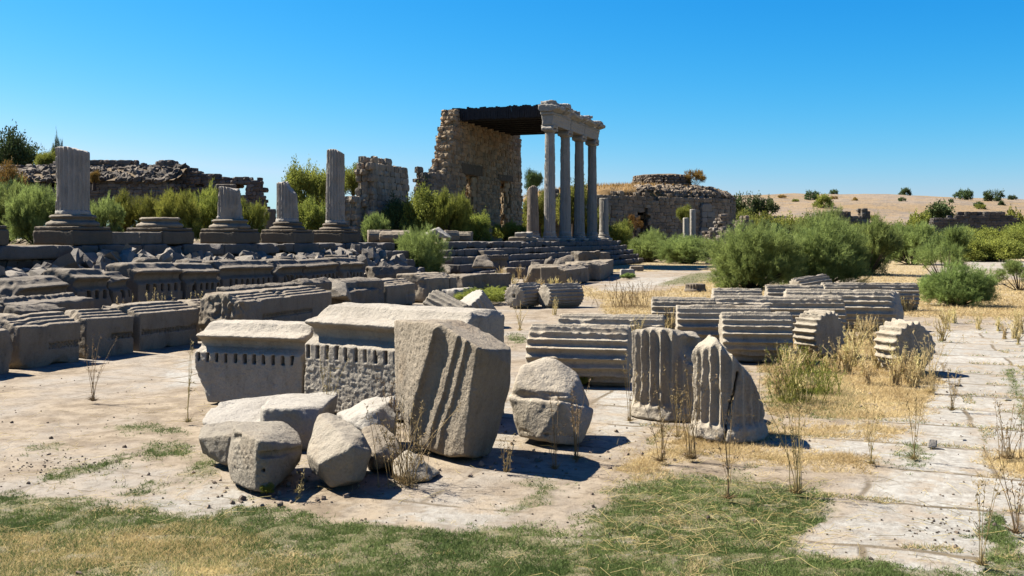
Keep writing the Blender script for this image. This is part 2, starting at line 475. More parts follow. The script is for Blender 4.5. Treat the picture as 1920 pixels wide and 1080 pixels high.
# rounded stone units for masonry
def unit_stone(p=5.):
    g = [(x, y, z) for x in (-1, 0, 1) for y in (-1, 0, 1) for z in (-1, 0, 1) if (x, y, z) != (0, 0, 0)]
    ix = {v: i for i, v in enumerate(g)}; Fq = []
    for ax in range(3):
        for s in (-1, 1):
            for a in (-1, 0):
                for b in (-1, 0):
                    q = []
                    for (da, db) in ((0, 0), (1, 0), (1, 1), (0, 1)):
                        v = [a + da, b + db]; v.insert(ax, s); q.append(ix[tuple(v)])
                    if (s > 0) == (ax == 1): q = q[::-1]
                    Fq.append(q)
    V = np.array(g, float); nrm = (np.abs(V) ** p).sum(1) ** (1 / p)
    return V / nrm[:, None], np.array(Fq)
UV_, UF_ = unit_stone()
def stones_mesh(name, C, S, R3, seed=0, jit=.12, tint=None, smooth=False):
    """C centres (n,3), S half sizes (n,3), R3 rotation matrices (n,3,3) or None"""
    rg = np.random.RandomState(seed); n = len(C)
    V = UV_[None] + rg.uniform(-jit, jit, (n, len(UV_), 3))
    V = V * S[:, None, :]
    if R3 is not None: V = np.einsum('nij,nvj->nvi', R3, V)
    V = V + C[:, None, :]
    Fq = UF_[None] + (np.arange(n) * len(UV_))[:, None, None]
    col = None
    if tint is not None: col = np.repeat(tint, len(UV_), 0)
    return mesh_np(name, V.reshape(-1, 3), [Fq.reshape(-1, 4)], smooth, col)
def rand_rot(rg, n, amt=1.):
    q = rg.normal(size=(n, 4)) * amt; q[:, 0] += (1 - amt) * 3; q /= np.linalg.norm(q, axis=1)[:, None]
    w, x, y, z = q.T
    return np.stack([1 - 2 * (y * y + z * z), 2 * (x * y - z * w), 2 * (x * z + y * w), 2 * (x * y + z * w), 1 - 2 * (x * x + z * z),
                     2 * (y * z - x * w), 2 * (x * z - y * w), 2 * (y * z + x * w), 1 - 2 * (x * x + y * y)], -1).reshape(n, 3, 3)
def rubble(name, L0, L1, Z0, Z1, thick, inside, sz=(.3, .2), seed=0, tone=(.7, .66, .6), var=.35, warm=.1, mortar=(.5, .46, .4), y0=0., layers=3):
    """masonry panel in local x (along), y (0 = front face, + = back), z"""
    rg = np.random.RandomState(seed); C = []; S = []; T = []; CM = []; SM = []
    z = Z0
    while z < Z1:
        hh = sz[1] * rg.uniform(.7, 1.35)
        for ly in range(layers):
            x = L0 + rg.uniform(-.3, 0)
            while x < L1:
                w = sz[0] * rg.uniform(.5, 1.6)
                cx, cz = x + w / 2, z + hh / 2
                if L0 < cx < L1 and inside(cx, cz + rg.uniform(-.1, .1)):
                    td = thick / layers; cy = y0 + td * (ly + .5)
                    jy = rg.uniform(-.02, .03)
                    C.append((cx, cy + jy, cz + rg.uniform(-.02, .02))); S.append((w * .56, td * .58, hh * .58))
                    k = rg.uniform(1 - var, 1 + var * .5); ww = rg.uniform(-warm, warm)
                    T.append((tone[0] * k * (1 + ww), tone[1] * k, tone[2] * k * (1 - ww)))
                    CM.append((cx, cy, cz)); SM.append((w * .6, max(td * .5 - (.045 if ly in (0, layers - 1) else 0), .03), hh * .6))
                x += w
        z += hh
    C, S, T = np.array(C), np.array(S), np.array(T); nC = len(C)
    C = np.r_[C, CM]; S = np.r_[S, SM]; T = np.r_[T, np.tile(np.array(mortar)[None], (len(CM), 1))]
    me = stones_mesh(name, C, S, None, seed, .13, T); return me

# ------------------------------------------------------------------ foliage
def tri_cards(P, D, ln, wd, rg, tint, tipdrop=0.):
    """thin tapered leaves: base P, direction D, (n,)"""
    n = len(P); D = D / np.linalg.norm(D, axis=1)[:, None]
    r = rg.normal(size=(n, 3)); sd = np.cross(D, r); sd /= np.linalg.norm(sd, axis=1)[:, None] + 1e-9
    a = P - sd * (wd / 2)[:, None]; b = P + sd * (wd / 2)[:, None]; c = P + D * ln[:, None]; c[:, 2] -= tipdrop * ln
    V = np.stack([a, b, c], 1).reshape(-1, 3); Fq = np.arange(3 * n).reshape(n, 3)
    return V, Fq, np.repeat(tint[:, None].repeat(3, 1), 3, 0)
def leaf_cards(P, D, ln, wd, rg, tint):
    n = len(P); D = D / np.linalg.norm(D, axis=1)[:, None]
    r = rg.normal(size=(n, 3)); sd = np.cross(D, r); sd /= np.linalg.norm(sd, axis=1)[:, None] + 1e-9
    V = np.stack([P, P + D * (ln * .5)[:, None] + sd * (wd / 2)[:, None], P + D * ln[:, None], P + D * (ln * .5)[:, None] - sd * (wd / 2)[:, None]], 1).reshape(-1, 3)
    return V, np.arange(4 * n).reshape(n, 4), np.repeat(tint[:, None].repeat(3, 1), 4, 0)
def tubes(paths, radii, sides=4):
    V = []; Fq = []; o = 0
    for pth, rr in zip(paths, radii):
        pth = np.asarray(pth); m = len(pth)
        T = np.gradient(pth, axis=0); T /= np.linalg.norm(T, axis=1)[:, None] + 1e-9
        ref = np.array([0, 0, 1.]) if abs(T[0, 2]) < .8 else np.array([1., 0, 0])
        A = np.cross(T, ref); A /= np.linalg.norm(A, axis=1)[:, None] + 1e-9; B = np.cross(T, A)
        an = np.arange(sides) * 2 * np.pi / sides
        ring = pth[:, None] + (A[:, None] * np.cos(an)[None, :, None] + B[:, None] * np.sin(an)[None, :, None]) * np.asarray(rr)[:, None, None]
        V.append(ring.reshape(-1, 3))
        i = np.arange(m - 1)[:, None] * sides; j = np.arange(sides)[None]; jn = (j + 1) % sides
        Fq.append((np.stack([i + j, i + jn, i + sides + jn, i + sides + j], -1) + o).reshape(-1, 4)); o += m * sides
    return np.concatenate(V), np.concatenate(Fq)
def bush_mesh(seed, W_=1., Hh=1., lobes=22, plumes=26, needles=26, nl=.07, nw=.012, feather=True, low=.05, dens=1.):
    """unit-ish bush: radius ~W_, height ~Hh; returns foliage mesh, stem mesh"""
    rg = np.random.RandomState(seed); Pn = []; Dn = []; T = []; LN = []; WN = []; paths = []; rad = []
    for i in range(lobes):
        az = rg.uniform(0, 2 * np.pi); rr = math.sqrt(rg.uniform(0, 1)) * W_ * .78; zz = low * Hh + rg.uniform(.0, 1) ** .75 * (Hh * .80) * math.sqrt(max(.08, 1 - (rr / W_) ** 2))
        cen = np.array([rr * math.cos(az), rr * math.sin(az), zz]); lr = rg.uniform(.10, .34) * min(W_, Hh)
        base = np.array([cen[0] * .15, cen[1] * .15, 0]); mid = base * .4 + cen * .6 + np.array([0, 0, .1 * Hh]) * rg.uniform(-1, 1)
        t = np.linspace(0, 1, 6)[:, None]; pth = (1 - t) ** 2 * base + 2 * t * (1 - t) * mid + t * t * cen
        paths.append(pth); rad.append(np.linspace(.018, .005, 6) * Hh)
        lt = rg.uniform(-.28, .28)
        for p in range(plumes):
            d = rg.normal(size=3); d /= np.linalg.norm(d); d[2] = d[2] * .8 + .25
            outw = np.array([cen[0], cen[1], 0]) / W_ * .5 + np.array([0, 0, .55 if feather else .2])
            st = cen + d * lr * rg.uniform(.3, 1.); ax = d * .7 + outw + rg.normal(size=3) * .15; ax /= np.linalg.norm(ax)
            pl = rg.uniform(.10, .24) * min(W_, Hh); nn = int(needles * dens)
            s = rg.uniform(0, 1, nn)
            bend = np.array([0, 0, -.25]) if feather else np.zeros(3)
            pos = st + ax * (s * pl)[:, None] + bend * ((s ** 2) * pl)[:, None] + rg.normal(size=(nn, 3)) * (.018 if feather else .045) * min(W_, Hh)
            Pn.append(pos); Dn.append(ax + rg.normal(size=(nn, 3)) * (.55 if feather else 1.) + (0 if feather else 0))
            tl = np.clip(lt + rg.uniform(.25, .85) + rg.uniform(-.2, .2, nn), 0, 1); T.append(tl)
            LN.append(nl * rg.uniform(.6, 1.5, nn)); WN.append(nw * rg.uniform(.7, 1.4, nn))
    Pn, Dn, T, LN, WN = [np.concatenate(x) for x in (Pn, Dn, T, LN, WN)]
    kr = np.percentile(np.hypot(Pn[:, 0], Pn[:, 1]), 96); kz = np.percentile(Pn[:, 2], 98.5); Pn = Pn / np.array([kr, kr, kz]) * np.array([W_, W_, Hh * .97]); paths = [p_ / np.array([kr, kr, kz]) for p_ in paths]
    Pn[:, 2] = np.abs(Pn[:, 2])
    V, Fq, c = (tri_cards if feather else leaf_cards)(Pn, Dn, LN, WN, rg, T)
    fm = mesh_np('foliage', V, [Fq], False, c)
    v, f = tubes(paths, rad, 4); return fm, mesh_np('stems', v, [f], True)
BUSHV = {}
def bush_var(key):
    if key in BUSHV: return BUSHV[key]
    kind, i = key
    if kind == 'fea': r = bush_mesh(100 + i, 1, 1, 34, 44, 30, .085, .0115, True)
    elif kind == 'fine': r = bush_mesh(200 + i, 1, 1, 46, 60, 34, .06, .008, True)
    elif kind == 'leaf': r = bush_mesh(300 + i, 1, 1, 30, 40, 24, .05, .034, False)
    elif kind == 'open': r = bush_mesh(400 + i, 1, 1, 20, 36, 26, .085, .009, True, low=.35)
    else: r = bush_mesh(500 + i, 1, 1, 16, 20, 12, .11, .06, False)
    BUSHV[key] = r; return r
BM = {}
def bush(label, xc, Y, w, h, z=0., kind='fea', var=0, mat=None, group=None, name='shrub', cat='shrub', X=None, seed=0, wy=None):
    """w half width in m, h height in m"""
    fm, sm = bush_var((kind, var)); mat = mat or M_FEA
    X = (xc - 960) / F * Y if X is None else X
    e = empty(name, label, cat, (X, Y, z), seed * 1.3 + xc * .01, group); e.scale = (w, wy or w, h)
    key = (kind, var, mat.name)
    if key not in BM:
        m2 = fm if not fm.materials else fm.copy()
        if m2.materials: m2.materials[0] = mat
        else: m2.materials.append(mat)
        BM[key] = m2
    link('foliage', BM[key], mat, e); link('stems', sm, M_BARK, e); return e
def stalks(label, x, y, n, hgt, spread, seed, mat=None, lean=.25, heads=True, group='dry weed clumps on the paving', z=0., thick=.0035, leafy=0, X=None, Yd=None, name='dry_weed', cat='dry weed'):
    rg = np.random.RandomState(seed)
    if X is None: X, Yd = G(x, y)
    paths = []; rad = []; HP = []; HD = []; BB = []
    for i in range(n):
        b = np.array([rg.normal() * spread * .35, rg.normal() * spread * .35, 0]) * (.12 if n < 10 else .3 if n < 20 else 1); hh = hgt * rg.uniform(.45, 1.05)
        ln = rg.normal(size=2) * lean * hh; t = np.linspace(0, 1, 7)
        p = np.stack([b[0] + ln[0] * t ** 1.6 + np.cumsum(rg.normal(size=7)) * .004, b[1] + ln[1] * t ** 1.6, hh * t * (1 - .1 * t * abs(ln).sum() / hh)], -1)
        paths.append(p); rad.append(np.linspace(thick, thick * .45, 7) * rg.uniform(.7, 1.3)); BB.append(b)
        if np.hypot(*b[:2]) > .008: paths.append(np.stack([np.zeros(3), b * .5, b])); rad.append(np.full(3, thick * .4))
        for _ in range(rg.randint(1, 4)):
            k = rg.randint(2, 6); d = rg.normal(size=3) * .5 + np.array([0, 0, .8]); q = p[k] + d * rg.uniform(.05, .14) * hh
            paths.append(np.stack([p[k], (p[k] + q) / 2 + rg.normal(size=3) * .005, q])); rad.append(np.full(3, thick * .5))
            if heads:
                m = 5; HP.append(q + rg.normal(size=(m, 3)) * .008); HD.append(d + rg.normal(size=(m, 3)) * .7)
        if heads:
            m = 9; HP.append(p[-1] + rg.normal(size=(m, 3)) * np.array([.006, .006, .03])); HD.append(np.array([0, 0, 1]) + rg.normal(size=(m, 3)) * .6)
    m = 12 * n if leafy == 0 else leafy
    HP.append(np.array(BB)[rg.randint(0, n, m)] * rg.uniform(.2, 1.0, (m, 1)) + np.c_[rg.normal(size=(m, 2)) * .008, rg.uniform(0, .008, m)]); HD.append(np.c_[rg.normal(size=(m, 2)), rg.uniform(.2, 1.2, m)])
    v, f = tubes(paths, rad, 4); HP = np.concatenate(HP); HD = np.concatenate(HD); nh = len(HP)
    ln_ = np.full(nh, .022); ln_[-m:] = rg.uniform(.03, .10, m) * min(1, hgt * 2); wd = np.full(nh, .007); wd[-m:] = .005
    tn = rg.uniform(0, 1, nh)
    V2, F2, c2 = tri_cards(HP, HD, ln_, wd, rg, tn)
    c = np.r_[np.full((len(v), 3), rg.uniform(.3, .8)), c2]
    me = mesh_np(name, np.r_[v, V2], [f, F2 + len(v)], False, c)
    o = link(name, me, mat or M_STK, None, (X, Yd, z)); return tag(o, label, cat, group, 'stuff' if spread >= .5 else None)

# ================================================================== TERRAIN
def inpoly(x, y, poly):
    r = np.zeros(x.shape, bool); n = len(poly)
    for i in range(n):
        x0, y0 = poly[i]; x1, y1 = poly[i - 1]
        c = (y0 > y) != (y1 > y)
        with np.errstate(divide='ignore', invalid='ignore'):
            r ^= c & (x < (x1 - x0) * (y - y0) / (y1 - y0) + x0)
    return r
def pxy(X, Y):
    Yc = np.maximum(Y, .5); return 960 + X / Yc * F, HY + H * F / Yc
GREEN = [[(-90, 940), (0, 925), (60, 922), (180, 948), (420, 958), (520, 948), (640, 975), (860, 990), (960, 980), (1080, 1000), (1130, 950), (1170, 905), (1260, 882),
          (1400, 895), (1540, 915), (1558, 940), (1500, 985), (1490, 1035), (1640, 1050), (1860, 1085), (1860, 1150), (-90, 1150)],
         [(1850, 950), (1890, 960), (1930, 1085), (1850, 1085)], [(1885, 690), (1900, 690), (1925, 770), (1925, 800)],
         [(1040, 898), (1010, 898), (960, 935), (955, 950), (985, 948)], [(265, 832), (350, 826), (365, 850), (270, 852)],
         [(345, 895), (400, 850), (415, 855), (400, 880), (350, 898)], [(215, 920), (300, 900), (312, 908), (250, 930)], [(80, 888), (250, 848), (255, 855), (100, 897)],
         [(200, 797), (340, 797), (350, 808), (220, 806)], [(60, 832), (120, 828), (120, 837), (60, 838)], [(410, 945), (470, 940), (480, 958), (410, 965)],
         [(1440, 680), (1560, 670), (1620, 760), (1560, 778), (1440, 765)], [(880, 540), (950, 535), (960, 560), (890, 570)],
         [(1300, 512), (1340, 510), (1345, 530), (1230, 533)], [(1690, 835), (1720, 830), (1725, 865), (1700, 870)], [(955, 625), (985, 625), (985, 645), (955, 640)]]
STRAW = [[(-90, 1010), (150, 985), (460, 1015), (560, 1060), (540, 1150), (-90, 1150)],
         [(1120, 545), (1240, 545), (1340, 520), (1500, 540), (1640, 560), (1560, 600), (1300, 560), (1210, 590), (1140, 590)],
         [(1130, 480), (1340, 470), (1340, 508), (1290, 505), (1150, 510)],
         [(1590, 470), (1740, 480), (1740, 520), (2100, 530), (2100, 600), (1700, 590), (1620, 560)],
         [(1430, 640), (1640, 630), (1660, 700), (1760, 690), (1740, 770), (1640, 785), (1440, 770)],
         [(1160, 870), (1300, 800), (1500, 850), (1600, 850), (1640, 870), (1450, 860), (1300, 840), (1200, 885)],
         [(1330, 800), (1700, 800), (1700, 812), (1340, 822)], [(1040, 525), (1160, 550), (1130, 560), (1040, 545)],
         [(1840, 850), (1960, 840), (1960, 900), (1850, 880)]]
PALE = [[(1490, 1035), (1500, 985), (1640, 945), (1610, 900), (1700, 860), (1480, 830), (1600, 790), (1760, 700), (1750, 620), (2100, 590), (2100, 1150), (1860, 1100)],
        [(1110, 720), (1200, 715), (1310, 800), (1190, 800), (1110, 850)], [(1180, 545), (1090, 550), (1200, 520), (1300, 518)],
        [(250, 945), (330, 910), (430, 900), (480, 935), (390, 965)], [(940, 760), (960, 700), (990, 720), (960, 850), (920, 890)],
        [(1480, 800), (1560, 790), (1600, 830), (1480, 840)], [(330, 670), (480, 640), (370, 720), (300, 720)], [(1800, 480), (1960, 470), (1960, 500), (1830, 505)],
        [(680, 960), (900, 930), (960, 950), (900, 985), (700, 975)]]
def maskval(X, Y, polys, warp=14, fr=2.2, seed=3, soft=0):
    px, py = pxy(X, Y); s = np.clip((py - HY) / 500, .04, 1.3)
    wx = n2(X, Y, fr, seed, 4) * warp * 2.2 * s; wy = n2(X, Y, fr, seed + 9, 4) * warp * s
    if soft:
        return sum(maskval(X, Y, polys, warp * k, fr * f_, seed + q) for q, (k, f_) in enumerate(((1, 1), (1.6, 1.7), (2.2, 2.9), (1.3, 4.1)))) / 4
    r = np.zeros(X.shape)
    for p in polys: r = np.maximum(r, inpoly(px + wx, py + wy, p).astype(float))
    return r
rows = []
y = 1160.
while y > 455: rows.append(gy(y)); y -= 1.5 if y > 560 else 1.
rows = [-60, -20, -5, 0, 1.5, 3.2] + rows
Y = rows[-1]
while Y < 5000: Y *= 1.15; rows.append(Y)
rows = np.array(rows); NXg = 420
cols = np.linspace(-1, 1, NXg)
hw = np.maximum(np.abs(rows) * .62, 2.5) + 1.2; hw[:5] = 40
GX = cols[None, :] * hw[:, None]; GX = np.where(rows[:, None] > 60, GX * 1.3, GX); ex = np.array([2., 8., 40.]); GX = np.concatenate([GX[:, :1] - ex[::-1][None], GX, GX[:, -1:] + ex[None]], 1); NXg += 6; GY = np.repeat(rows[:, None], NXg, 1)
def hillz(X, Y):
    a = np.clip((X / np.maximum(Y, 1) - .13) / .085, 0, 1); a = a * a * (3 - 2 * a)
    b = np.clip((Y - 150) / 190, 0, 1); b = b * b * (3 - 2 * b)
    c = np.clip((Y - 420) / 500, 0, 1)
    return a * b * (1 - c) * (15.2 + 1.4 * np.sin(X * .028 - 1.2) + .8 * n2(X, Y, .02, 4))
def groundz(X, Y):
    d = np.hypot(X, Y)
    z = .012 * n2(X, Y, 1.1, 31, 4) + .02 * n2(X, Y, .3, 5, 2) * np.clip(d / 20, 0, 1)
    return z - .02
GZ = groundz(GX, GY)
gm = maskval(GX, GY, GREEN, soft=1); sm_ = np.maximum(maskval(GX, GY, STRAW[1:], 18, 1.6, 8, 1), .6 * maskval(GX, GY, STRAW[:1], 60, 1.2, 8, 1)); pm = maskval(GX, GY, PALE, 22, 1.3, 20, 1)
far = GY > 70; sm_ = np.where(far, .8 + .2 * n2(GX, GY, .05, 3), sm_); gm = np.where(far, 0, gm)
GZ += gm * .012 * n2(GX, GY, 9, 8, 2)
V = np.stack([GX, GY, GZ], -1).reshape(-1, 3)
i = np.arange(len(rows) - 1)[:, None] * NXg + np.arange(NXg - 1)[None]
Fq = np.stack([i, i + 1, i + NXg + 1, i + NXg], -1).reshape(-1, 4)
gme = mesh_np('ground', V, [Fq], True, np.stack([gm, sm_, pm], -1).reshape(-1, 3), 'mask')
m, t = nt('ground_soil'); b = NB(t)
v = b.n('TexCoord').outputs['Object']; at = b.n('Attribute', _attribute_name='mask'); sp = b.n('SeparateColor'); b.l(at.outputs['Color'], sp.inputs[0])
n0 = b.noise(v, .55, 8, .62); n1 = b.noise(v, 3.2, 9, .68); n3 = b.noise(v, 16, 8, .7); n4 = b.noise(v, 70, 5, .7)
dirt = b.mix(b.ramp(n1, .42, .58), (.53, .42, .29), (.33, .25, .165))
dirt = b.mix(b.math('MULTIPLY', b.ramp(n0, .45, .6), .55), dirt, (.50, .43, .35))
dirt = b.mix(b.math('MULTIPLY', b.ramp(n3, .53, .64), .6), dirt, (.19, .14, .09))
pale = b.mix(b.ramp(n3, .36, .6), (.75, .71, .62), (.52, .47, .39))
pale = b.mix(b.math('MULTIPLY', b.ramp(n4, .6, .72), .45), pale, (.30, .24, .17))
mp = b.n('Mapping'); mp.inputs['Rotation'].default_value = (0, 0, math.radians(20)); b.l(v, mp.inputs[0])
wv = b.n('TexNoise', Scale=1.7, Detail=4); b.l(v, wv.inputs['Vector'])
sc = b.n('VectorMath', _operation='SCALE'); b.l(wv.outputs['Color'], sc.inputs[0]); sc.inputs['Scale'].default_value = .16
ad = b.n('VectorMath', _operation='ADD'); b.l(mp.outputs[0], ad.inputs[0]); b.l(sc.outputs[0], ad.inputs[1])
br = b.n('TexBrick', Scale=1.0); br.inputs['Brick Width'].default_value = 1.7; br.inputs['Row Height'].default_value = .95
br.inputs['Mortar Size'].default_value = .035; br.inputs['Mortar Smooth'].default_value = .9; b.l(ad.outputs[0], br.inputs['Vector'])
br.inputs['Color1'].default_value = (1, 1, 1, 1); br.inputs['Color2'].default_value = (.82, .82, .82, 1)
pf = b.math('MULTIPLY', b.math('ADD', b.math('MULTIPLY', sp.outputs[2], .75), b.math('MULTIPLY', b.ramp(n0, .5, .62), .35)), b.ramp(n1, .38, .5))
joint = b.math('MULTIPLY', br.outputs['Fac'], b.ramp(n1, .35, .55))
col = b.mix(pf, dirt, b.mix(1., pale, br.outputs['Color'], 'MULTIPLY'))
col = b.mix(b.math('MULTIPLY', joint, b.math('ADD', b.math('MULTIPLY', sp.outputs[2], .8), .05)), col, (.32, .245, .15))
sp1 = sp.outputs[1]
straw = b.mix(b.ramp(n4, .35, .65), (.72, .51, .24), (.46, .32, .13)); straw = b.mix(b.ramp(n1, .4, .65), straw, (.62, .50, .27))
col = b.mix(b.math('MULTIPLY', sp.outputs[1], b.ramp(b.math('ADD', b.math('MULTIPLY', n3, .5), b.math('MULTIPLY', n1, .5)), .40, .54)), col, straw)
grn = b.mix(b.ramp(n4, .4, .62), (.15, .16, .06), (.34, .27, .14))
col = b.mix(b.math('MULTIPLY', b.math('MULTIPLY', sp.outputs[0], b.ramp(n3, .30, .48)), b.math('SUBTRACT', 1., b.math('MULTIPLY', sp.outputs[1], .55))), col, grn)
col = b.mix(1., col, (.375, .375, .37), 'MULTIPLY')
bs = b.n('BsdfPrincipled', Roughness=.95); bs.inputs['Specular IOR Level'].default_value = .15; b.l(col, bs.inputs['Base Color'])
hh = b.math('ADD', b.math('MULTIPLY', n3, .5), b.math('MULTIPLY', n4, .22)); hh = b.math('ADD', hh, b.math('MULTIPLY', n1, .8)); hh = b.math('SUBTRACT', hh, b.math('MULTIPLY', joint, .15))
bp = b.n('Bump', Strength=.75, Distance=.035); b.l(hh, bp.inputs['Height']); b.l(bp.outputs[0], bs.inputs['Normal'])
b.l(bs.outputs[0], b.n('OutputMaterial').inputs[0]); M_GRD = m
tag(link('ground', gme, M_GRD), None, None, None, 'structure')

# hill on the right horizon
hx = np.linspace(30, 420, 150); hy = np.linspace(150, 620, 130); HX, HYY = np.meshgrid(hx, hy); HX = HX * (HYY / 340)
HZ = hillz(HX, HYY) - .5 + .25 * n2(HX, HYY, .12, 9, 3) * (HYY > 170)
i = np.arange(129)[:, None] * 150 + np.arange(149)[None]
m, t = nt('hill_soil'); b = NB(t); v = b.n('TexCoord').outputs['Object']
a1 = b.noise(v, .035, 6, .6); a2 = b.noise(v, .16, 7, .7); a3 = b.noise(v, .7, 5, .75)
c = b.mix(b.ramp(a1, .42, .58), (.46, .31, .13), (.50, .38, .25)); c = b.mix(b.math('MULTIPLY', b.ramp(a2, .48, .6), .8), c, (.31, .25, .19))
c = b.mix(b.math('MULTIPLY', b.ramp(a3, .54, .62), .8), c, (.16, .13, .10)); c = b.mix(1., c, (.32, .30, .265), 'MULTIPLY')
bs = b.n('BsdfPrincipled', Roughness=.95); b.l(c, bs.inputs['Base Color']); bp = b.n('Bump', Strength=.8, Distance=.6); b.l(a3, bp.inputs['Height']); b.l(bp.outputs[0], bs.inputs['Normal'])
b.l(bs.outputs[0], b.n('OutputMaterial').inputs[0])
tag(link('hill', mesh_np('hill', np.stack([HX, HYY, HZ], -1).reshape(-1, 3), [np.stack([i, i + 1, i + 151, i + 150], -1).reshape(-1, 4)], True), m), None, None, None, 'structure')

# terrace behind the colonnade
PZ = 1.44
ts = np.linspace(-9, 17.3, 150); os_ = -np.linspace(-.25, 75, 80)
TT, OO = np.meshgrid(ts, os_); TX = R0[0] + D2[0] * SP * TT + N2[0] * OO; TY = R0[1] + D2[1] * SP * TT + N2[1] * OO
TZ = PZ - .03 + .03 * n2(TX, TY, .8, 6, 3) - np.clip((-OO - 55) / 20, 0, 1) * 1.6 - np.clip((TT - 16.7) / .6, 0, 1) * 1.6
i = np.arange(79)[:, None] * 150 + np.arange(149)[None]
tag(link('terrace_ground', mesh_np('terrace_ground', np.stack([TX, TY, TZ], -1).reshape(-1, 3), [np.stack([i, i + 150, i + 151, i + 1], -1).reshape(-1, 4)], True), M_EARTH), None, None, None, 'structure')

# ================================================================== STEPPED PLATFORM
plat = empty('stone_platform', 'long grey stone stylobate with steps running from left edge to the standing columns', 'stone platform',
             (*row(0), 0), math.atan2(D2[1], D2[0]))
E0 = .62; TR = .34; RS = PZ / 5
def step_part(k, t0, t1, seed, z1=None):
    rg = np.random.RandomState(seed); x0, x1 = t0 * SP, t1 * SP; L = x1 - x0; zt = PZ + .015 - RS * k; off = E0 + TR * k
    J = []; x = 0
    while x < L - .5: x += rg.uniform(.9, 1.8); J.append(x)
    J = np.array(J); hts = rg.uniform(-.012, .012, len(J) + 1)
    def fn(P):
        q = np.searchsorted(J, P[:, 0]); dz = hts[np.clip(q, 0, len(hts) - 1)]
        v = box_sd(P, (L / 2, 0, -RS / 2), (L / 2 - .02, .42, RS / 2 - .02)) - .02
        v = v - dz * 1.; jd = np.min(np.abs(P[:, 0:1] - J[None]), 1) if len(J) else 1
        v = smax(v, .014 - jd, .02)
        w = np.clip(fbm(P * np.array([1.3, 3, 3]), seed, 3) - .25, 0, 1) * .12
        return v + w
    me = sdf_mesh('step', fn, (0, -.44, -RS), (L, .44, .02), .035, ((.012, 3), (.006, 12)), seed, .003)
    # local frame: x along row, -y outward
    o = link('step', me, M_STEP, plat, (x0, -off + .42, zt)); return o
XW = lambda x, k: (lambda p: ((p - R0) @ D2) / SP)(online(x, E0 + TR * k))
for k, (xl, xr) in enumerate([(-140, 741), (592, 767), (618, 778), (640, 797), (640, 809)]):
    step_part(k, XW(xl, k) if xl > 0 else -2.6, XW(xr, k), 40 + k)
for k, (xl, xr) in enumerate([(838, 1165), (840, 1175), (850, 1188), (862, 1198), (880, 1206)]):
    step_part(k, XW(xl, k), XW(xr, k), 60 + k)
# rough core under the top course on the left
def _in(s, z): return z < PZ - RS
core = rubble('core_wall', -2.6 * SP, XW(600, 1) * SP, 0, PZ - RS, .5, _in, (.34, .17), 5, (.34, .31, .28), .4)
link('rubble_core', core, M_RUB, plat, (0, -E0 + .03, 0)).location.y = -E0 + .06
# broken fill in the gap where the bush grows
core = rubble('core_wall', XW(735, 0) * SP, XW(842, 0) * SP, 0, PZ - .1, .6, lambda s, z: z < 1.1, (.34, .2), 6, (.42, .38, .33), .4)
link('rubble_core', core, M_RUB, plat, (0, -E0 + .35, 0))

# loose rubble slope below the left stylobate
rg = np.random.RandomState(8); n = 3600
t_ = rg.uniform(-2.5, 4.35, n); o_ = E0 + .3 + rg.beta(1.1, 1.6, n) * 2.2; prof = np.clip(1 - (o_ - E0 - .3) / 2.1, 0, 1)
P2 = R0[None] + D2[None] * SP * t_[:, None] + N2[None] * o_[:, None]
mound = (1.0 + .18 * np.sin(t_ * 1.7 + 1) + .22 * np.clip(1 - np.abs(t_ - 2.4) / 1.6, 0, 1)) * prof ** .8
z_ = mound * rg.uniform(.72, 1.0, n) + .03; s_ = rg.gamma(3, .028, n) + .035
S = np.stack([s_ * rg.uniform(.9, 1.9, n), s_ * rg.uniform(.7, 1.3, n), s_ * rg.uniform(.4, .8, n)], -1)
k = rg.uniform(.55, 1.15, n); T = np.stack([.72 * k, .69 * k, .65 * k], -1)
tag(link('marble_rubble', stones_mesh('marble_rubble', np.c_[P2, z_], S, rand_rot(rg, n, .7), 3, .2, T), M_RUB), 'heap of small broken marble pieces below the left stylobate', 'rubble', None, 'stuff')
# earth under that rubble
tt = np.linspace(-2.7, 4.6, 90); oo = np.linspace(E0 + .1, E0 + 2.7, 14); A, B = np.meshgrid(tt, oo)
XX = R0[0] + D2[0] * SP * A + N2[0] * B; YY = R0[1] + D2[1] * SP * A + N2[1] * B
ZZ = (.88 + .15 * np.sin(A * 1.7 + 1) + .2 * np.clip(1 - np.abs(A - 2.4) / 1.6, 0, 1)) * np.clip(1 - (B - E0 - .3) / 2.1, 0, 1) ** .8 - .03 + .04 * n2(XX, YY, 3, 4) - np.clip((A - 4.2) / .4, 0, 1) * .7
i = np.arange(13)[:, None] * 90 + np.arange(89)[None]
tag(link('earth_bank', mesh_np('earth_bank', np.stack([XX, YY, ZZ], -1).reshape(-1, 3), [np.stack([i, i + 1, i + 91, i + 90], -1).reshape(-1, 4)], True), M_EARTH), None, None, None, 'structure')

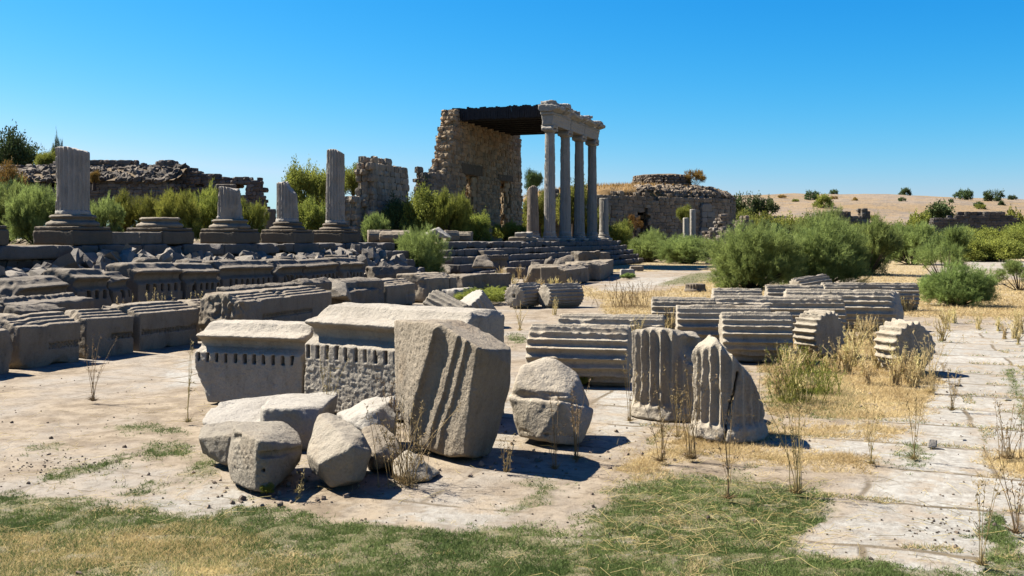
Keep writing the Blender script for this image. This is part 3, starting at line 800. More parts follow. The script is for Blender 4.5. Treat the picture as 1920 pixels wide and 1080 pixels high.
# ================================================================== LEFT COLUMN ROW
ANG = math.atan2(D2[1], D2[0])
base_prof = [(.50, 0), (.545, .03), (.55, .07), (.52, .105), (.46, .125), (.43, .16), (.44, .19), (.475, .20), (.485, .225), (.46, .25), (.43, .262)]
base_me = lathe_mesh('base', base_prof, 4, .02); base_me2 = lathe_mesh('base', [(.48, 0), (.52, .03), (.53, .07), (.47, .10), (.40, .12), (.40, .15), (.43, .17), (.43, .21), (.39, .235)], 9, .02)
plin_me = box_mesh('plinth', .57, .57, 0, .315, 7, .03); up_me = box_mesh('plinth', .64, .56, 0, .085, 9, .025)
def left_col(t, label, shaft=None, long_pl=0, bm_=base_me):
    e = empty('broken_column' if shaft else 'bare_plinth', label, 'column' if shaft else 'column base', (*row(t), PZ + .02), ANG, 'row of broken columns on the left stylobate')
    link('plinth', plin_me, M_PLIN, e); up = link('plinth', up_me, M_PLIN, e, (0, 0, .312)); up.scale = (.88, .95, 1)
    if bm_: link('base', bm_, M_PLIN if bm_ is base_me2 else M_MARB, e, (0, 0, .39))
    if shaft:
        s = link('shaft', shaft, M_COLM, e, (0, 0, .39 + (.26 if bm_ is base_me else .235)))
        s.rotation_euler = (0, 0, -ANG)
    return e
left_col(-1, 'grey stone plinth cut off by the left edge of the photo', None, 0, None)
left_col(0, 'thickest fluted column stump on its stepped base, tall and flat topped, first from the left',
         shaft_mesh('shaft', .36, 1.50, 3, .02, 20, lambda P: P[:, 2] - 1.47 + .10 * np.clip(P[:, 0] / .36, 0, 1) + .02 * fbm(P * 6, 3), wear=.3))
left_col(1, 'bare moulded column base with no shaft between two broken columns', None)
left_col(2, 'short broken fluted column stump with pale top in front of the far ruin',
         shaft_mesh('shaft', .345, .90, 5, .02, 20, lambda P: P[:, 2] - .88 + .12 * np.clip(P[:, 0] / .36, -.2, 1) + .04 * fbm(P * 5, 3), .33, wear=.9))
left_col(3, 'broken fluted column stump with its top sheared off on a slant',
         shaft_mesh('shaft', .335, 1.30, 7, .02, 20, lambda P: (P[:, 2] - 1.20 + 1.25 * np.clip(P[:, 0] + .05, 0, 1) + .05 * fbm(P * 5, 3)) * .7, .32, wear=.5), bm_=base_me2)
left_col(4, 'tall slender fluted column stump standing left of the roofless rubble wall',
         shaft_mesh('shaft', .325, 2.42, 9, .02, 20, lambda P: P[:, 2] - 2.38 + .35 * np.clip(P[:, 0], 0, 1) + .03 * fbm(P * 5, 3), .315, wear=.35), bm_=base_me2)
pb = sdf_mesh('plinth_wall', lambda P: smax(box_sd(P, (0, 0, .14), (.85, .42, .125)) - .015, .012 - np.abs(P[:, 0] - .1), .02), (-.87, -.44, 0), (.87, .44, .28), .03, ((.012, 4), (.005, 14)), 4, .003)
c_ = row(.5, .1)
tag(link('plinth_block', pb, M_GREY, None, (c_[0], c_[1], PZ + .02), ANG), 'low weathered marble block joining the first column plinth to the bare base', 'stone block')
p = np.array([(506 - 960) / F * 42, 42.])
tag(link('column_shaft', shaft_mesh('column_shaft', .27, 1.45, 15, .035, 20, wear=.5), M_GREY, None, (p[0], p[1], PZ - .05)), 'small plain grey column shaft half hidden in bushes behind the row', 'column')

# ================================================================== TEMPLE
icap = lathe_mesh('capital', [(.25, 0), (.27, .03), (.31, .07), (.34, .12), (.34, .16), (.3, .19)], 3, .02)
def volute_mesh():
    def fn(P):
        v = box_sd(P, (0, 0, .20), (.40, .33, .05)) - .01
        for sx in (-1, 1):
            rr = np.hypot(P[:, 0] - sx * .36, P[:, 2] - .10); pad = np.abs(P[:, 1]) - .30 - .02 * np.cos(rr * 70)
            v = smin(v, smax(rr - .125, pad, .02), .02)
        v = smin(v, box_sd(P, (0, 0, .275), (.36, .36, .02)) - .01, .01)
        return v
    return sdf_mesh('volutes', fn, (-.5, -.38, -.04), (.5, .38, .31), .02, ((.012, 5),), 4, .003)
vol = volute_mesh()
ibase = lathe_mesh('base', [(.36, 0), (.40, .03), (.40, .08), (.35, .11), (.33, .15), (.36, .18), (.36, .22), (.32, .24)], 6, .022)
ishafts = [shaft_mesh('shaft', .335, 5.42, 21 + q, .024, 20, None, .285, wear=.22 + .05 * q, apo=.2) for q in range(2)]
iplin = box_mesh('plinth', .47, .47, 0, .16, 8, .03, ((.03, 3), (.01, 14)))
for q, (t, lab) in enumerate([(12, 'nearest and leftmost of the four standing fluted Ionic columns under the entablature'), (13, 'second from the left of the four standing Ionic columns'),
                              (14, 'third from the left of the four standing Ionic columns'), (15, 'farthest and rightmost of the four standing Ionic columns')]):
    e = empty('ionic_column', lab, 'column', (*row(t), PZ + .02), ANG, 'standing Ionic columns of the temple front')
    link('plinth', iplin, M_PALE, e); link('base', ibase, M_PALE, e, (0, 0, .155))
    s = link('shaft', ishafts[q % 2], M_PALE, e, (0, 0, .39)); s.rotation_euler = (0, 0, q * 1.3)
    c = link('capital', icap, M_PALE, e, (0, 0, 5.80)); v_ = link('volute', vol, M_PALE, c, (0, 0, .09))
ENT_Z = PZ + .02 + 5.80 + .39
for t, hh, lab, rr in [(11, 2.45, 'broken brownish fluted column stump just left of the four standing columns', .33), (16, 2.35, 'broken fluted column stump just right of the four standing columns', .33)]:
    e = empty('broken_column', lab, 'column', (*row(t), PZ + .02), ANG, 'broken stumps beside the standing columns')
    link('plinth', iplin, M_PALE, e); link('base', ibase, M_PALE, e, (0, 0, .155))
    s = link('shaft', shaft_mesh('shaft', .33, hh, 31 + t, .028, 20, (lambda P, hh=hh: (P[:, 2] - hh + .5 * np.abs(P[:, 0] - .05) + .08 * fbm(P * 4, 3))) if t == 11 else None, .30, wear=.3), M_PALE if t == 16 else stone_mat('brown_column_marble', (.47, .36, .25), (.25, .17, .10), (.38, .26, .15), .5, .4, .5), e, (0, 0, .39))
    s.rotation_euler = (0, 0, -ANG)
for q, (t0, t1) in enumerate([(10.3, 12.6), (12.62, 14.1), (14.12, 16.5)]): pass
def kerb(t0, t1, z0, z1, hy, name, label, seed, mat=M_MARB, off=0.):
    c = row((t0 + t1) / 2, off); L = (t1 - t0) * SP
    o = link(name, box_mesh(name, L / 2, hy, 0, z1 - z0, seed, .035, ((.03, 2), (.012, 8))), mat, None, (c[0], c[1], z0), ANG)
    return tag(o, label, 'stone block')
kerb(10.15, 10.75, PZ, PZ + .22, .45, 'stone_block', 'low pale stone block on the top step left of the brownish stump', 3)
o = kerb(10.35, 10.7, PZ + .21, PZ + .46, .3, 'stone_block', 'small pale stone lying on top of the low block left of the brownish stump', 13, M_PALE); 
# entablature
ent = empty('entablature', 'ruined marble beam and broken cornice carried by the four standing columns', 'entablature', (*row(12), ENT_Z), ANG)
def ent_part(name, x0, x1, y0, y1, z0, z1, seed, mat=M_PALE, tiltx=0, rough=.02, prof=None):
    L = x1 - x0
    def fn(P):
        if prof is None: v = box_sd(P, (L / 2, (y0 + y1) / 2, (z1 - z0) / 2), (L / 2 - .03, (y1 - y0) / 2 - .03, (z1 - z0) / 2 - .03)) - .03
        else: v = smax(poly_sd(P[:, 1], P[:, 2], prof), np.abs(P[:, 0] - L / 2) - L / 2 + .01, .03)
        return v
    me = sdf_mesh(name, fn, (0, y0 if prof is None else min(p[0] for p in prof), 0), (L, y1 if prof is None else max(p[0] for p in prof), z1 - z0 if prof is None else max(p[1] for p in prof)), .03,
                  ((rough, 2.5), (rough * .5, 8)), seed, .004)
    o = link(name, me, mat, ent, (x0, 0, z0)); o.rotation_euler = (0, tiltx, 0); return o
T1 = SP
arch = [(-.30, 0), (-.30, .18), (-.33, .19), (-.33, .36), (-.36, .37), (-.36, .50), (-.42, .55), (.36, .55), (.33, .36), (.30, .18), (.30, 0)]
for q in range(3):
    ent_part('architrave_block', -.42 + (0 if q == 0 else .42) + q * T1, (q + 1) * T1 - .01 + (.40 if q == 2 else 0), 0, 0, 0, 0, 70 + q, prof=arch, rough=.012)
rgE = np.random.RandomState(4)
x = -.5
q = 0
while x < 3 * T1 + .2:
    w = rgE.uniform(.7, 1.3); w = min(w, 3 * T1 + .45 - x)
    ent_part('frieze_block', x, x + w - .012, -.36, .36, .55, .55 + .15 + rgE.uniform(-.01, .01), 80 + q, rough=.02); x += w; q += 1
corn = [(-.40, 0), (-.48, .06), (-.62, .12), (-.66, .24), (-.60, .32), (-.3, .36), (.45, .36), (.45, .10), (.36, 0)]
for q, (x0, w, dz, tl) in enumerate([(-.62, 1.5, 0, 0), (1.25, 1.0, .02, -.12), (2.6, 1.6, 0, .05), (4.35, .9, .0, -.05), (5.5, 1.5, .02, .07), (7.15, .8, .0, -.08), (8.05, 1.15, 0, .03)]):
    ent_part('cornice_block', x0, x0 + w, 0, 0, .70 + dz, 0, 90 + q, prof=corn, tiltx=tl, rough=.03)
for q, (x0, w, z, hh, y0, y1) in enumerate([(-.45, 1.2, 1.05, .26, -.35, .4), (.75, .9, 1.0, .25, -.7, .2), (2.9, .9, 1.04, .14, -.6, .1), (5.8, .7, 1.05, .14, -.6, .15), (8.3, .7, 1.02, .14, -.6, .1)]):
    ent_part('cornice_block', x0, x0 + w, y0, y1, z, z + hh, 110 + q, rough=.05, tiltx=.06 * (-1) ** q)

# rear wall line (local x along D2 from the near end of the tall wall, y away from us = -N2)
WP = row(12) - N2 * 5.36
def wallroot(name, label, cat='wall', group=None): return empty(name, label, cat, (WP[0], WP[1], PZ - .2), ANG, group)
def zl(px, s):            # local height of an image row on the wall at s
    return H - (px - HY) / F * (WP[1] + D2[1] * s) - (PZ - .2)
rgw = np.random.RandomState(3)
D1w = (1.2, 3.0, 5.25 - 1.24); D2w = (6.75, 8.6, 5.2 - 1.24)
def tall_in(s, z):
    zt = 7.42 + .12 * math.sin(s * 5) if s < 11.2 else 0
    if s < .05:
        zt = 7.5 + (s * 2.2 if s > -1.4 else -3.1 + (s + 1.4) * 4)
        if s < -1.7: zt = 0
    if s > 11.2 - .05 * z and s > 10.75 + .1 * math.sin(z * 3): return False
    if s > 10.9 - max(0, z - 3) * .10: return False
    for a, b_, zt2 in (D1w, D2w):
        if a < s < b_ and z < zt2: return False
    return z < zt
tw = wallroot('temple_wall', 'tall rubble wall with two doorways and a dark timber roof resting on it')
link('masonry', rubble('masonry', -1.8, 11.4, 0, 7.7, .95, tall_in, (.30, .20), 12, (1.12, .90, .64), .35, .12, (.95, .76, .52)), M_RUB, tw)
lint = box_mesh('lintel', 1.55, .50, 0, .62, 4, .04, ((.02, 3), (.01, 9)))
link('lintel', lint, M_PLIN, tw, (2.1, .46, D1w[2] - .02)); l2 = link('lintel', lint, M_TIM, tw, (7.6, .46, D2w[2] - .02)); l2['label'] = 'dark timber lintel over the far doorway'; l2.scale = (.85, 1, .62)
# masonry blocking / jambs standing in the doors
for a, b_, zt2, sd in ((1.15, 3.05, 3.9, 5), (6.7, 8.65, 3.85, 6)):
    link('jamb', rubble('jamb', a, b_, 0, 3.9, .4, lambda s, z, a=a, b_=b_: (s > b_ - .5) or (z < .9), (.5, .36), sd, (1.3, 1.05, .72), .22, .08, (.8, .66, .45), .1), M_RUB, tw)
lw = wallroot('low_wall', 'lower grey rubble wall stub joined to the left foot of the tall roofed wall')
link('masonry', rubble('masonry', -3.62, -.2, 0, 4.0, .95, lambda s, z: z < 3.85 + .05 * math.sin(s * 7) - (.4 if s < -3.4 else 0), (.36, .25), 22, (.72, .64, .54), .3, .06, (.45, .40, .33)), M_RUB, lw)
nw = wallroot('ruined_wall', 'free standing rubble wall with pale stone end, left of the roofed temple wall')
link('masonry', rubble('masonry', -9.95, -6.2, 0, 4.2, .85, lambda s, z: z < 4.03 - .04 * (s + 9.9) + .05 * math.sin(s * 6), (.34, .24), 31, (.98, .88, .74), .3, .07, (.66, .58, .48)), M_RUB, nw)
link('buttress', rubble('masonry', -10.6, -9.7, 0, 2.6, .9, lambda s, z: z < 2.2, (.34, .24), 33, (1.15, 1.05, .9), .3, .07, (.66, .6, .5), -.05), M_RUB, nw, (0, .55, 0))
# timber roof
roof = empty('timber_roof', 'flat dark timber roof spanning from the rubble wall to the standing columns', 'roof', (WP[0], WP[1], 8.22), ANG)
def plank(name, x0, x1, y0, y1, z0, z1, par):
    me = bpy.data.meshes.new(name); bm = bmesh.new(); bmesh.ops.create_cube(bm, size=1)
    for v in bm.verts: v.co = Vector(((x0 + x1) / 2 + v.co.x * (x1 - x0), (y0 + y1) / 2 + v.co.y * (y1 - y0), (z0 + z1) / 2 + v.co.z * (z1 - z0)))
    bm.to_mesh(me); bm.free(); return link(name, me, M_TIM, par)
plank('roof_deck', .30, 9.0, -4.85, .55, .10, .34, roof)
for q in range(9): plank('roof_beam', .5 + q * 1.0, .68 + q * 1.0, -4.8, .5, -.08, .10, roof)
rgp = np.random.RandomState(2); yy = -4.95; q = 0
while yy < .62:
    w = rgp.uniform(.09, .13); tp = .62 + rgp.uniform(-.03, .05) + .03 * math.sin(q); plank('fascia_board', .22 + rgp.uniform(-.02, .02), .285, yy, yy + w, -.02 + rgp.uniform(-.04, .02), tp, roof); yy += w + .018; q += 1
for q in range(8):
    pass

# stones lying behind the steps on the terrace
for q, (cx, Yd, R, Lp, yaw, lab) in enumerate([
        (712, 40, .30, 45, 12, 'fluted drum lying on the terrace, leftmost in the pile before the free standing wall'),
        (752, 41, .30, 40, -8, 'fluted drum with rounded end lying on the terrace beside the leftmost drum'),
        (738, 37, .26, 52, -6, 'low fluted drum half sunk at the terrace edge above the steps'),
        (800, 42, .25, 30, 15, 'short worn drum on the terrace behind the bush'),
        (846, 43, .30, 26, 20, 'pale drum with round end facing out on the terrace'),
        (868, 43.6, .28, 36, -10, 'long worn drum on the terrace before the leafy bush')]):
    drum(lab, cx, Yd, R, Lp, yaw, 200 + q, .035, z=PZ + R * .75, mat=M_MARB, group='fallen stones on the terrace')
hstone('stone_slab', 'tilted pale slab leaning among the drums on the terrace', 'stone slab', [[W(795, 447, 41.5), W(845, 448, 41), W(815, 428, 41.2), W(822, 427, 41.8), W(790, 440, 42.2), W(850, 446, 42.2)]], .03, M_PALE, ((.03, 2), (.01, 8)), 7)
hstone('boulder', 'small pale boulder between the leftmost drums on the terrace', 'boulder', [[W(730, 446, 38.5), W(758, 446, 38.5), W(740, 434, 38.8), W(750, 436, 39), W(728, 442, 39.5), W(755, 441, 39.5)]], .03, M_PALE, ((.03, 2), (.01, 8)), 9)

# ================================================================== FAR RUINS
def prof_fn(pts):
    xs = np.array([p[0] for p in pts], float); ys = np.array([p[1] for p in pts], float)
    return lambda x: np.interp(x, xs, ys)
YL = 75.
top = prof_fn([(-160, 318), (0, 312), (60, 310), (105, 304), (170, 303), (296, 306), (306, 300), (314, 300), (324, 310), (345, 310), (350, 317), (372, 322), (384, 330), (406, 328), (411, 338), (418, 336), (440, 334), (455, 333), (478, 334), (486, 342), (490, 365), (493, 400)])
def s2px(s): return 960 + s / YL * F
def far_in(s, z):
    px = s2px(s); py = HY - (z - H) / YL * F
    if py < top(px) + 1.5 * math.sin(px * .31): return False
    if 369 < px < 374.5 and 347 < py < 363: return False
    if 441 < px < 460 and py > 341 + abs(px - 448) * .5 and py < 368: return False
    return True
fw = empty('ruined_wall', 'long dark ragged ruin with small arched gap on the far left skyline', 'ruin', (0, YL, 0))
link('masonry', rubble('masonry', (-150 - 960) / F * YL, (493 - 960) / F * YL, 3.2, 8, 1.6, far_in, (.42, .27), 41, (.62, .53, .46), .45, .1, (.30, .25, .21)), M_RUB, fw)
lo2 = prof_fn([(-160, 352), (100, 348), (168, 341), (190, 336), (232, 336), (310, 338), (322, 345), (330, 372)])
link('lower_masonry', rubble('masonry', (-150 - 960) / F * 72, (330 - 960) / F * 72, 3.0, 7, 1.2, lambda s, z: (HY - (z - H) / 72 * F) > lo2(960 + s / 72 * F) + 1.2 * math.sin(s * 3), (.42, .25), 43, (.58, .54, .49), .35, .07, (.32, .29, .26)), M_RUB, fw, (0, -3, 0))
bmk = np.random.RandomState(4)
gx = np.linspace(-46, -24.2, 70); gyy = np.linspace(71.8, 75.4, 8); A, B = np.meshgrid(gx, gyy)
ZZ = 5.7 + (B - 72) / 3 * 1.15 + .25 * n2(A, B, .7, 4) ; ZZ = np.where(A < -36, ZZ - .2, ZZ)
i = np.arange(7)[:, None] * 70 + np.arange(69)[None]
o = link('rubble_bank', mesh_np('rubble_bank', np.stack([A, B - YL, ZZ], -1).reshape(-1, 3), [np.stack([i, i + 1, i + 71, i + 70], -1).reshape(-1, 4)], True), M_EARTH, fw)
rgq = np.random.RandomState(31); nq = 700; xq = rgq.uniform(-46, -24.4, nq); yq = rgq.uniform(71.9, 75.2, nq); zq = 5.7 + (yq - 72) / 3 * 1.15 - np.where(xq < -36, .2, 0); sq = rgq.uniform(.08, .26, nq); kq = rgq.uniform(.3, 1, nq)
link('fallen_stones', stones_mesh('fallen_stones', np.c_[xq, yq - YL, zq + .05], np.stack([sq * 1.3, sq, sq * .7], -1), rand_rot(rgq, nq, .6), 4, .2, np.stack([.6 * kq, .53 * kq, .45 * kq], -1)), M_RUB, fw)['kind'] = 'stuff'
tag(link('stone_beam', box_mesh('stone_beam', .65, .3, 0, .42, 3, .06), M_GREY, None, ((424 - 960) / F * 70, 70, 4.95)), 'dark stone beam jutting before the small arched gap in the far left ruin', 'stone block')
# mound with ring on the right: facade walls as rubble, mound as earth mesh
dm = empty('domed_ruin', 'low masonry ruin with grassy mound and round stone ring on top, right of the columns', 'ruin', (6.0, 77.6, 0))
def wallseg(p0, p1, zt, seed, tone, sz=(.42, .28), hole=None, th=1.0, name='facade_and_backing'):
    p0 = np.array(p0, float); p1 = np.array(p1, float); L = np.linalg.norm(p1 - p0); a = math.atan2(*(p1 - p0)[::-1])
    me = rubble('facade_and_backing', 0, L, -.2, zt + .6, th, lambda s, z: z < zt + .12 * math.sin(s * 2.3) + .08 * math.sin(s * 5.1) and not (hole and hole[0] < s < hole[1] and z < hole[2] - abs(s - (hole[0] + hole[1]) / 2) * .6), sz, seed, tone, .35, .08, tuple(q * .5 for q in tone))
    return link(name, me, M_RUB, dm, (p0[0] - 6, p0[1] - 77.6, 0), a)
wallseg((3.2, 75.6), (9.8, 80.2), 5.0, 51, (.88, .74, .58))
wallseg((9.8, 80.2), (16.8, 85.0), 5.0, 52, (.88, .74, .58), hole=(.55, 1.6, 4.1))
wallseg((16.8, 85.0), (19.3, 88.5), 5.05, 53, (.80, .68, .54)); wallseg((19.3, 88.5), (20.6, 92.5), 5.0, 54, (.66, .56, .45))
wallseg((8.6, 82.0), (13.5, 85.4), 4.8, 58, (.3, .28, .26))  # added wall behind the doorway, coloured dark so the opening looks shaded
wallseg((16.0, 84.2), (16.9, 84.9), 4.6, 55, (.85, .82, .77), (.9, .5))
foot = [(3.2, 76.3), (9.8, 80.8), (16.8, 85.6), (19.2, 88.8), (20.4, 92.6), (18.5, 99), (10, 101), (2, 94), (0, 84)]
fx = np.array(foot); cx, cy = 12.6, 89.6
a_ = np.linspace(0, 2 * np.pi, 97)[:-1]; rr_ = []
for a in a_:
    d = np.array([math.cos(a), math.sin(a)]); best = 12
    for q in range(len(fx)):
        p, e = fx[q] - (cx, cy), fx[(q + 1) % len(fx)] - fx[q]; den = d[0] * e[1] - d[1] * e[0]
        if abs(den) < 1e-6: continue
        tt_ = (p[0] * e[1] - p[1] * e[0]) / den; uu = (p[0] * d[1] - p[1] * d[0]) / den
        if tt_ > 0 and 0 <= uu <= 1: best = min(best, tt_)
    rr_.append(best)
rr_ = np.array(rr_); qs = np.linspace(0, 1.0, 26)
MX = cx + np.cos(a_)[None] * rr_[None] * qs[:, None]; MY = cy + np.sin(a_)[None] * rr_[None] * qs[:, None]
MZ = 4.95 + 1.3 * np.cos(qs[:, None] * np.pi / 2) ** .42 + .22 * n2(MX, MY, .8, 7, 3) - .05
i = np.arange(25)[:, None] * 96; j = np.arange(96)[None]; jn = (j + 1) % 96
M_STRM = plain('dry_grass_turf', (.40, .24, .085), .95, 1.2, .35, .8)
link('mound', mesh_np('mound', np.stack([MX - 6, MY - 77.6, MZ], -1).reshape(-1, 3), [np.stack([i + j, i + 96 + j, i + 96 + jn, i + jn], -1).reshape(-1, 4)], True), M_STRM, dm)
rg = np.random.RandomState(9); n = 9000
a = rg.uniform(0, 2 * np.pi, n); q = np.sqrt(rg.uniform(.0, 1, n)); ri = np.interp(a, a_, rr_)
P = np.stack([cx + np.cos(a) * ri * q, cy + np.sin(a) * ri * q, 4.9 + 1.3 * np.cos(q * np.pi / 2) ** .42], -1)
D = np.c_[rg.normal(size=(n, 2)) * .35, np.ones(n)]
v_, f_, c_ = tri_cards(P - (6, 77.6, 0), D, rg.uniform(.15, .5, n), np.full(n, .05), rg, rg.uniform(0, 1, n)); link('dry_grass', mesh_np('dry_grass', v_, [f_], False, c_), foliage_mat('orange_dry_grass', (.20, .12, .035), (.42, .27, .09), .3), dm)['kind'] = 'stuff'
n = 420; a = rg.uniform(-1.9, .5, n); q = rg.uniform(.72, 1.0, n); ri = np.interp(np.mod(a, 2 * np.pi), a_, rr_); s_ = rg.uniform(.09, .3, n); k_ = rg.uniform(.3, 1, n)
link('fallen_stones', stones_mesh('fallen_stones', np.stack([cx - 6 + np.cos(a) * ri * q, cy - 77.6 + np.sin(a) * ri * q, 4.98 + 1.3 * np.cos(q * np.pi / 2) ** .42], -1), np.stack([s_ * 1.3, s_, s_ * .7], -1), rand_rot(rg, n, .6), 6, .2, np.stack([.8 * k_, .68 * k_, .54 * k_], -1)), M_RUB, dm)['kind'] = 'stuff'
# ring drum
rg = np.random.RandomState(12); C = []; S = []; R = []; T = []
for lv in range(5):
    rad_ = 2.5 - .07 * lv; th = rg.uniform(0, .3)
    while th < 2 * np.pi:
        w = rg.uniform(.22, .5); C.append((math.cos(th) * rad_, math.sin(th) * rad_, .12 + lv * .24)); S.append((.3, w / 2 * 1.1, .135)); c, s = math.cos(th), math.sin(th)
        R.append([[c, -s, 0], [s, c, 0], [0, 0, 1]]); k = rg.uniform(.5, 1.1); T.append((.62 * k, .52 * k, .42 * k)); th += w / rad_
link('stone_ring', stones_mesh('stone_ring', np.array(C), np.array(S), np.array(R), 3, .15, np.array(T)), M_RUB, dm, (13.3 - 6, 89.5 - 77.6, 5.95))
cap = lathe_mesh('ring_top', [(0, .0), (2.35, 0), (2.3, .25), (1.2, .38), (0, .42)], 4, .12, ((.05, 1.2),)); link('ring_top', cap, M_EARTH, dm, (7.3, 11.9, 6.9))
# broken masonry beside it
for q, (px, py0, py1, Yd, w, sd, lab) in enumerate([(1357, 402, 470, 74, 2.1, 1, 'crumbling masonry stub with rounded head right of the domed ruin'),
                                        (1405, 404, 462, 76, 2.1, 2, 'dark masonry block with broken top at the right end of the domed ruin'),
                                        (1372, 436, 482, 66, 2.6, 3, 'low rubble heap of pale stones below the masonry stubs')]):
    zt = H - (py0 - HY) / F * Yd; e = empty('masonry_stub', lab, 'ruin', ((px - 960) / F * Yd, Yd, -.2), .3)
    link('masonry', rubble('masonry', -w / 2, w / 2, 0, zt + .4, 1.0, lambda s, z, w=w, zt=zt, sd=sd: z < zt + .2 - abs(s + .3 * (sd - 2)) * 1.1 + .3 * math.sin(s * 5 + sd), (.42, .26), 60 + sd, (.66, .60, .54), .4, .1, (.35, .31, .28)), M_RUB, e)
for px, py0, Yd, lab in [(1286, 408, 66, 'shorter of two white column shafts before the domed ruin'), (1299, 392, 66.5, 'taller of two white column shafts before the domed ruin')]:
    zt = H - (py0 - HY) / F * Yd
    tag(link('column_shaft', shaft_mesh('column_shaft', .22, zt, 31 + int(px), .04, 16), M_PALE, None, ((px - 960) / F * Yd, Yd, 0)), lab, 'column')
YR = 140.; topR = prof_fn([(1752, 406), (1800, 403), (1806, 398), (1880, 396), (1883, 402), (1912, 406), (1913, 430)])
e = empty('ruined_wall', 'long low dark stone wall at the foot of the dry hill, far right', 'ruin', (0, YR, -.2), 0)
link('masonry', rubble('masonry', (1752 - 960) / F * YR, (1913 - 960) / F * YR, 0, 6, 1.5, lambda s, z: HY - (z - H) / YR * F > topR(960 + s / YR * F), (.7, .42), 71, (.36, .34, .34), .4, .06, (.2, .19, .18)), M_RUB, e)
e = empty('ruined_wall', 'small broken masonry pier rising above the bushes before the dry hill', 'ruin', (0, 110, -.2), 0)
link('masonry', rubble('masonry', (1548 - 960) / F * 110, (1630 - 960) / F * 110, 0, 6.5, 1.5, lambda s, z: HY - (z - H) / 110 * F > np.interp(960 + s / 110 * F, [1548, 1590, 1600, 1616, 1618, 1630], [396, 392, 402, 396, 389, 388]), (.6, .4), 73, (.62, .54, .46), .4, .1, (.4, .34, .28)), M_RUB, e)
# pale blocks in the right distance
rg = np.random.RandomState(5)
for q, (px, py, w, hh) in enumerate([(1697, 468, 14, 7), (1712, 476, 20, 5), (1825, 474, 18, 9), (1852, 474, 16, 8), (1862, 470, 12, 8), (1886, 474, 18, 7), (1902, 475, 18, 9), (1917, 472, 12, 10), (1757, 430, 10, 5), (1880, 449, 30, 5), (1905, 452, 26, 4)]):
    Yd = gy(max(py, 470)) if py > 455 else 110; z0 = 0 if py > 455 else .4
    o = link('stone_block', box_mesh('stone_block', w / F * Yd / 2, .35, -.1, hh / F * Yd, 30 + q, .07, ((.05, 1.5), (.015, 5))), M_PALE, None, ((px - 960) / F * Yd, Yd, z0), rg.uniform(-.5, .5))
    labs = ['small pale stone beside the leafy bush in the far right clearing', 'flat pale stone in the clearing between the two right bushes', 'pale block leftmost in the row across the far right clearing',
            'second pale block in the far right row', 'raised pale block third in the far right row', 'long pale block near the right end of the far row', 'flat pale block in the far right row before the bushes',
            'pale block cut by the right edge of the photo', 'tiny white stone below the dark wall on the plain', 'long pale kerb stone far off on the plain', 'pale kerb stone farthest right on the plain']
    tag(o, labs[q], 'stone block', 'pale blocks scattered on the right plain')

# ================================================================== ROW BLOCKS ON THE LEFT
CORN = lambda k, w: [(0, 0), (0, .49 * k), (.012, .50 * k), (.10, .548 * k), (.106, .572 * k), (.085, .612 * k), (.005, .645 * k), (-.01, .665 * k), (.03, .68 * k), (.16, .70 * k), (.21, .735 * k), (.25, .775 * k), (w * .75, .785 * k), (w, .76 * k), (w, 0)]
ARCH = lambda h_, w: [(0, 0), (0, h_), (.02, h_ + .012), (.11, h_ + .016), (.115, h_ + .045), (.20, h_ + .05), (.205, h_ + .08), (.29, h_ + .085), (.295, h_ + .12), (.40, h_ + .12), (w, h_ + .11), (w, 0)]
def rowblock(name, label, x0, x1, off, prof, mat, seed, **kw):
    rr = np.random.RandomState(seed + 900); A, B = online(x0, off + rr.uniform(-.07, .07)), online(x1, off + rr.uniform(-.07, .07)); e_ = (B - A) / np.linalg.norm(B - A); A = A + e_ * .03; B = B - e_ * .04
    kw.setdefault('tilt', rr.uniform(-.022, .022)); kw.setdefault('roll', rr.uniform(-.05, .04)); kw.setdefault('z', -.02)
    return pblock(name, label, kw.pop('cat', 'stone block'), A, B, prof, mat, seed=seed, **kw)
GA = 'architrave blocks in the near left row'; GB = 'dentil cornice blocks in the far left row'
rowblock('architrave_block', 'worn block cut by the left edge in the near row', -60, 27, 6.75, ARCH(.52, .7), M_MARB, 3, h=.018, group=GA, breaks=(((1.0, 0, .6), (.9, -.3, .7), -.05),), noise=((.03, 3), (.006, 14)))
rowblock('architrave_block', 'near row block with chipped top corner and damaged carved panel, second from the left edge', 30, 155, 6.7, ARCH(.53, .72), M_MARB, 4, h=.0135, group=GA,
         recess=(.45, .95, .22, .30, .03, .05), breaks=(((.0, 0, .58), (-.8, -.55, .9), .0), ((.0, 0, .0), (-.9, -.5, -.6), .08), ((1.2, 0, 0), (.4, -.4, -1), .06)), noise=((.006, 3), (.0035, 20)))
rowblock('architrave_block', 'near row block with short carved band at its right end, third from the left edge', 158, 256, 6.65, ARCH(.53, .72), M_MARB, 5, h=.0135, group=GA, recess=(.45, 1.2, .24, .31, .04, .035), noise=((.004, 3), (.003, 20)))
rowblock('architrave_block', 'long near row block with a full carved meander band and broken lower right corner', 259, 376, 6.65, ARCH(.54, .72), M_MARB, 6, h=.0135, group=GA, recess=(.05, 1.9, .24, .31, .04, .035), breaks=(((1.55, 0, 0), (.75, 0, -.8), .03),), noise=((.004, 3), (.003, 20)))
rowblock('architrave_block', 'narrow plain block at the far end of the long meander block', 378, 415, 6.62, ARCH(.53, .7), M_MARB, 7, h=.018, group=GA, breaks=(((.55, 0, .5), (.9, 0, .5), .05),))
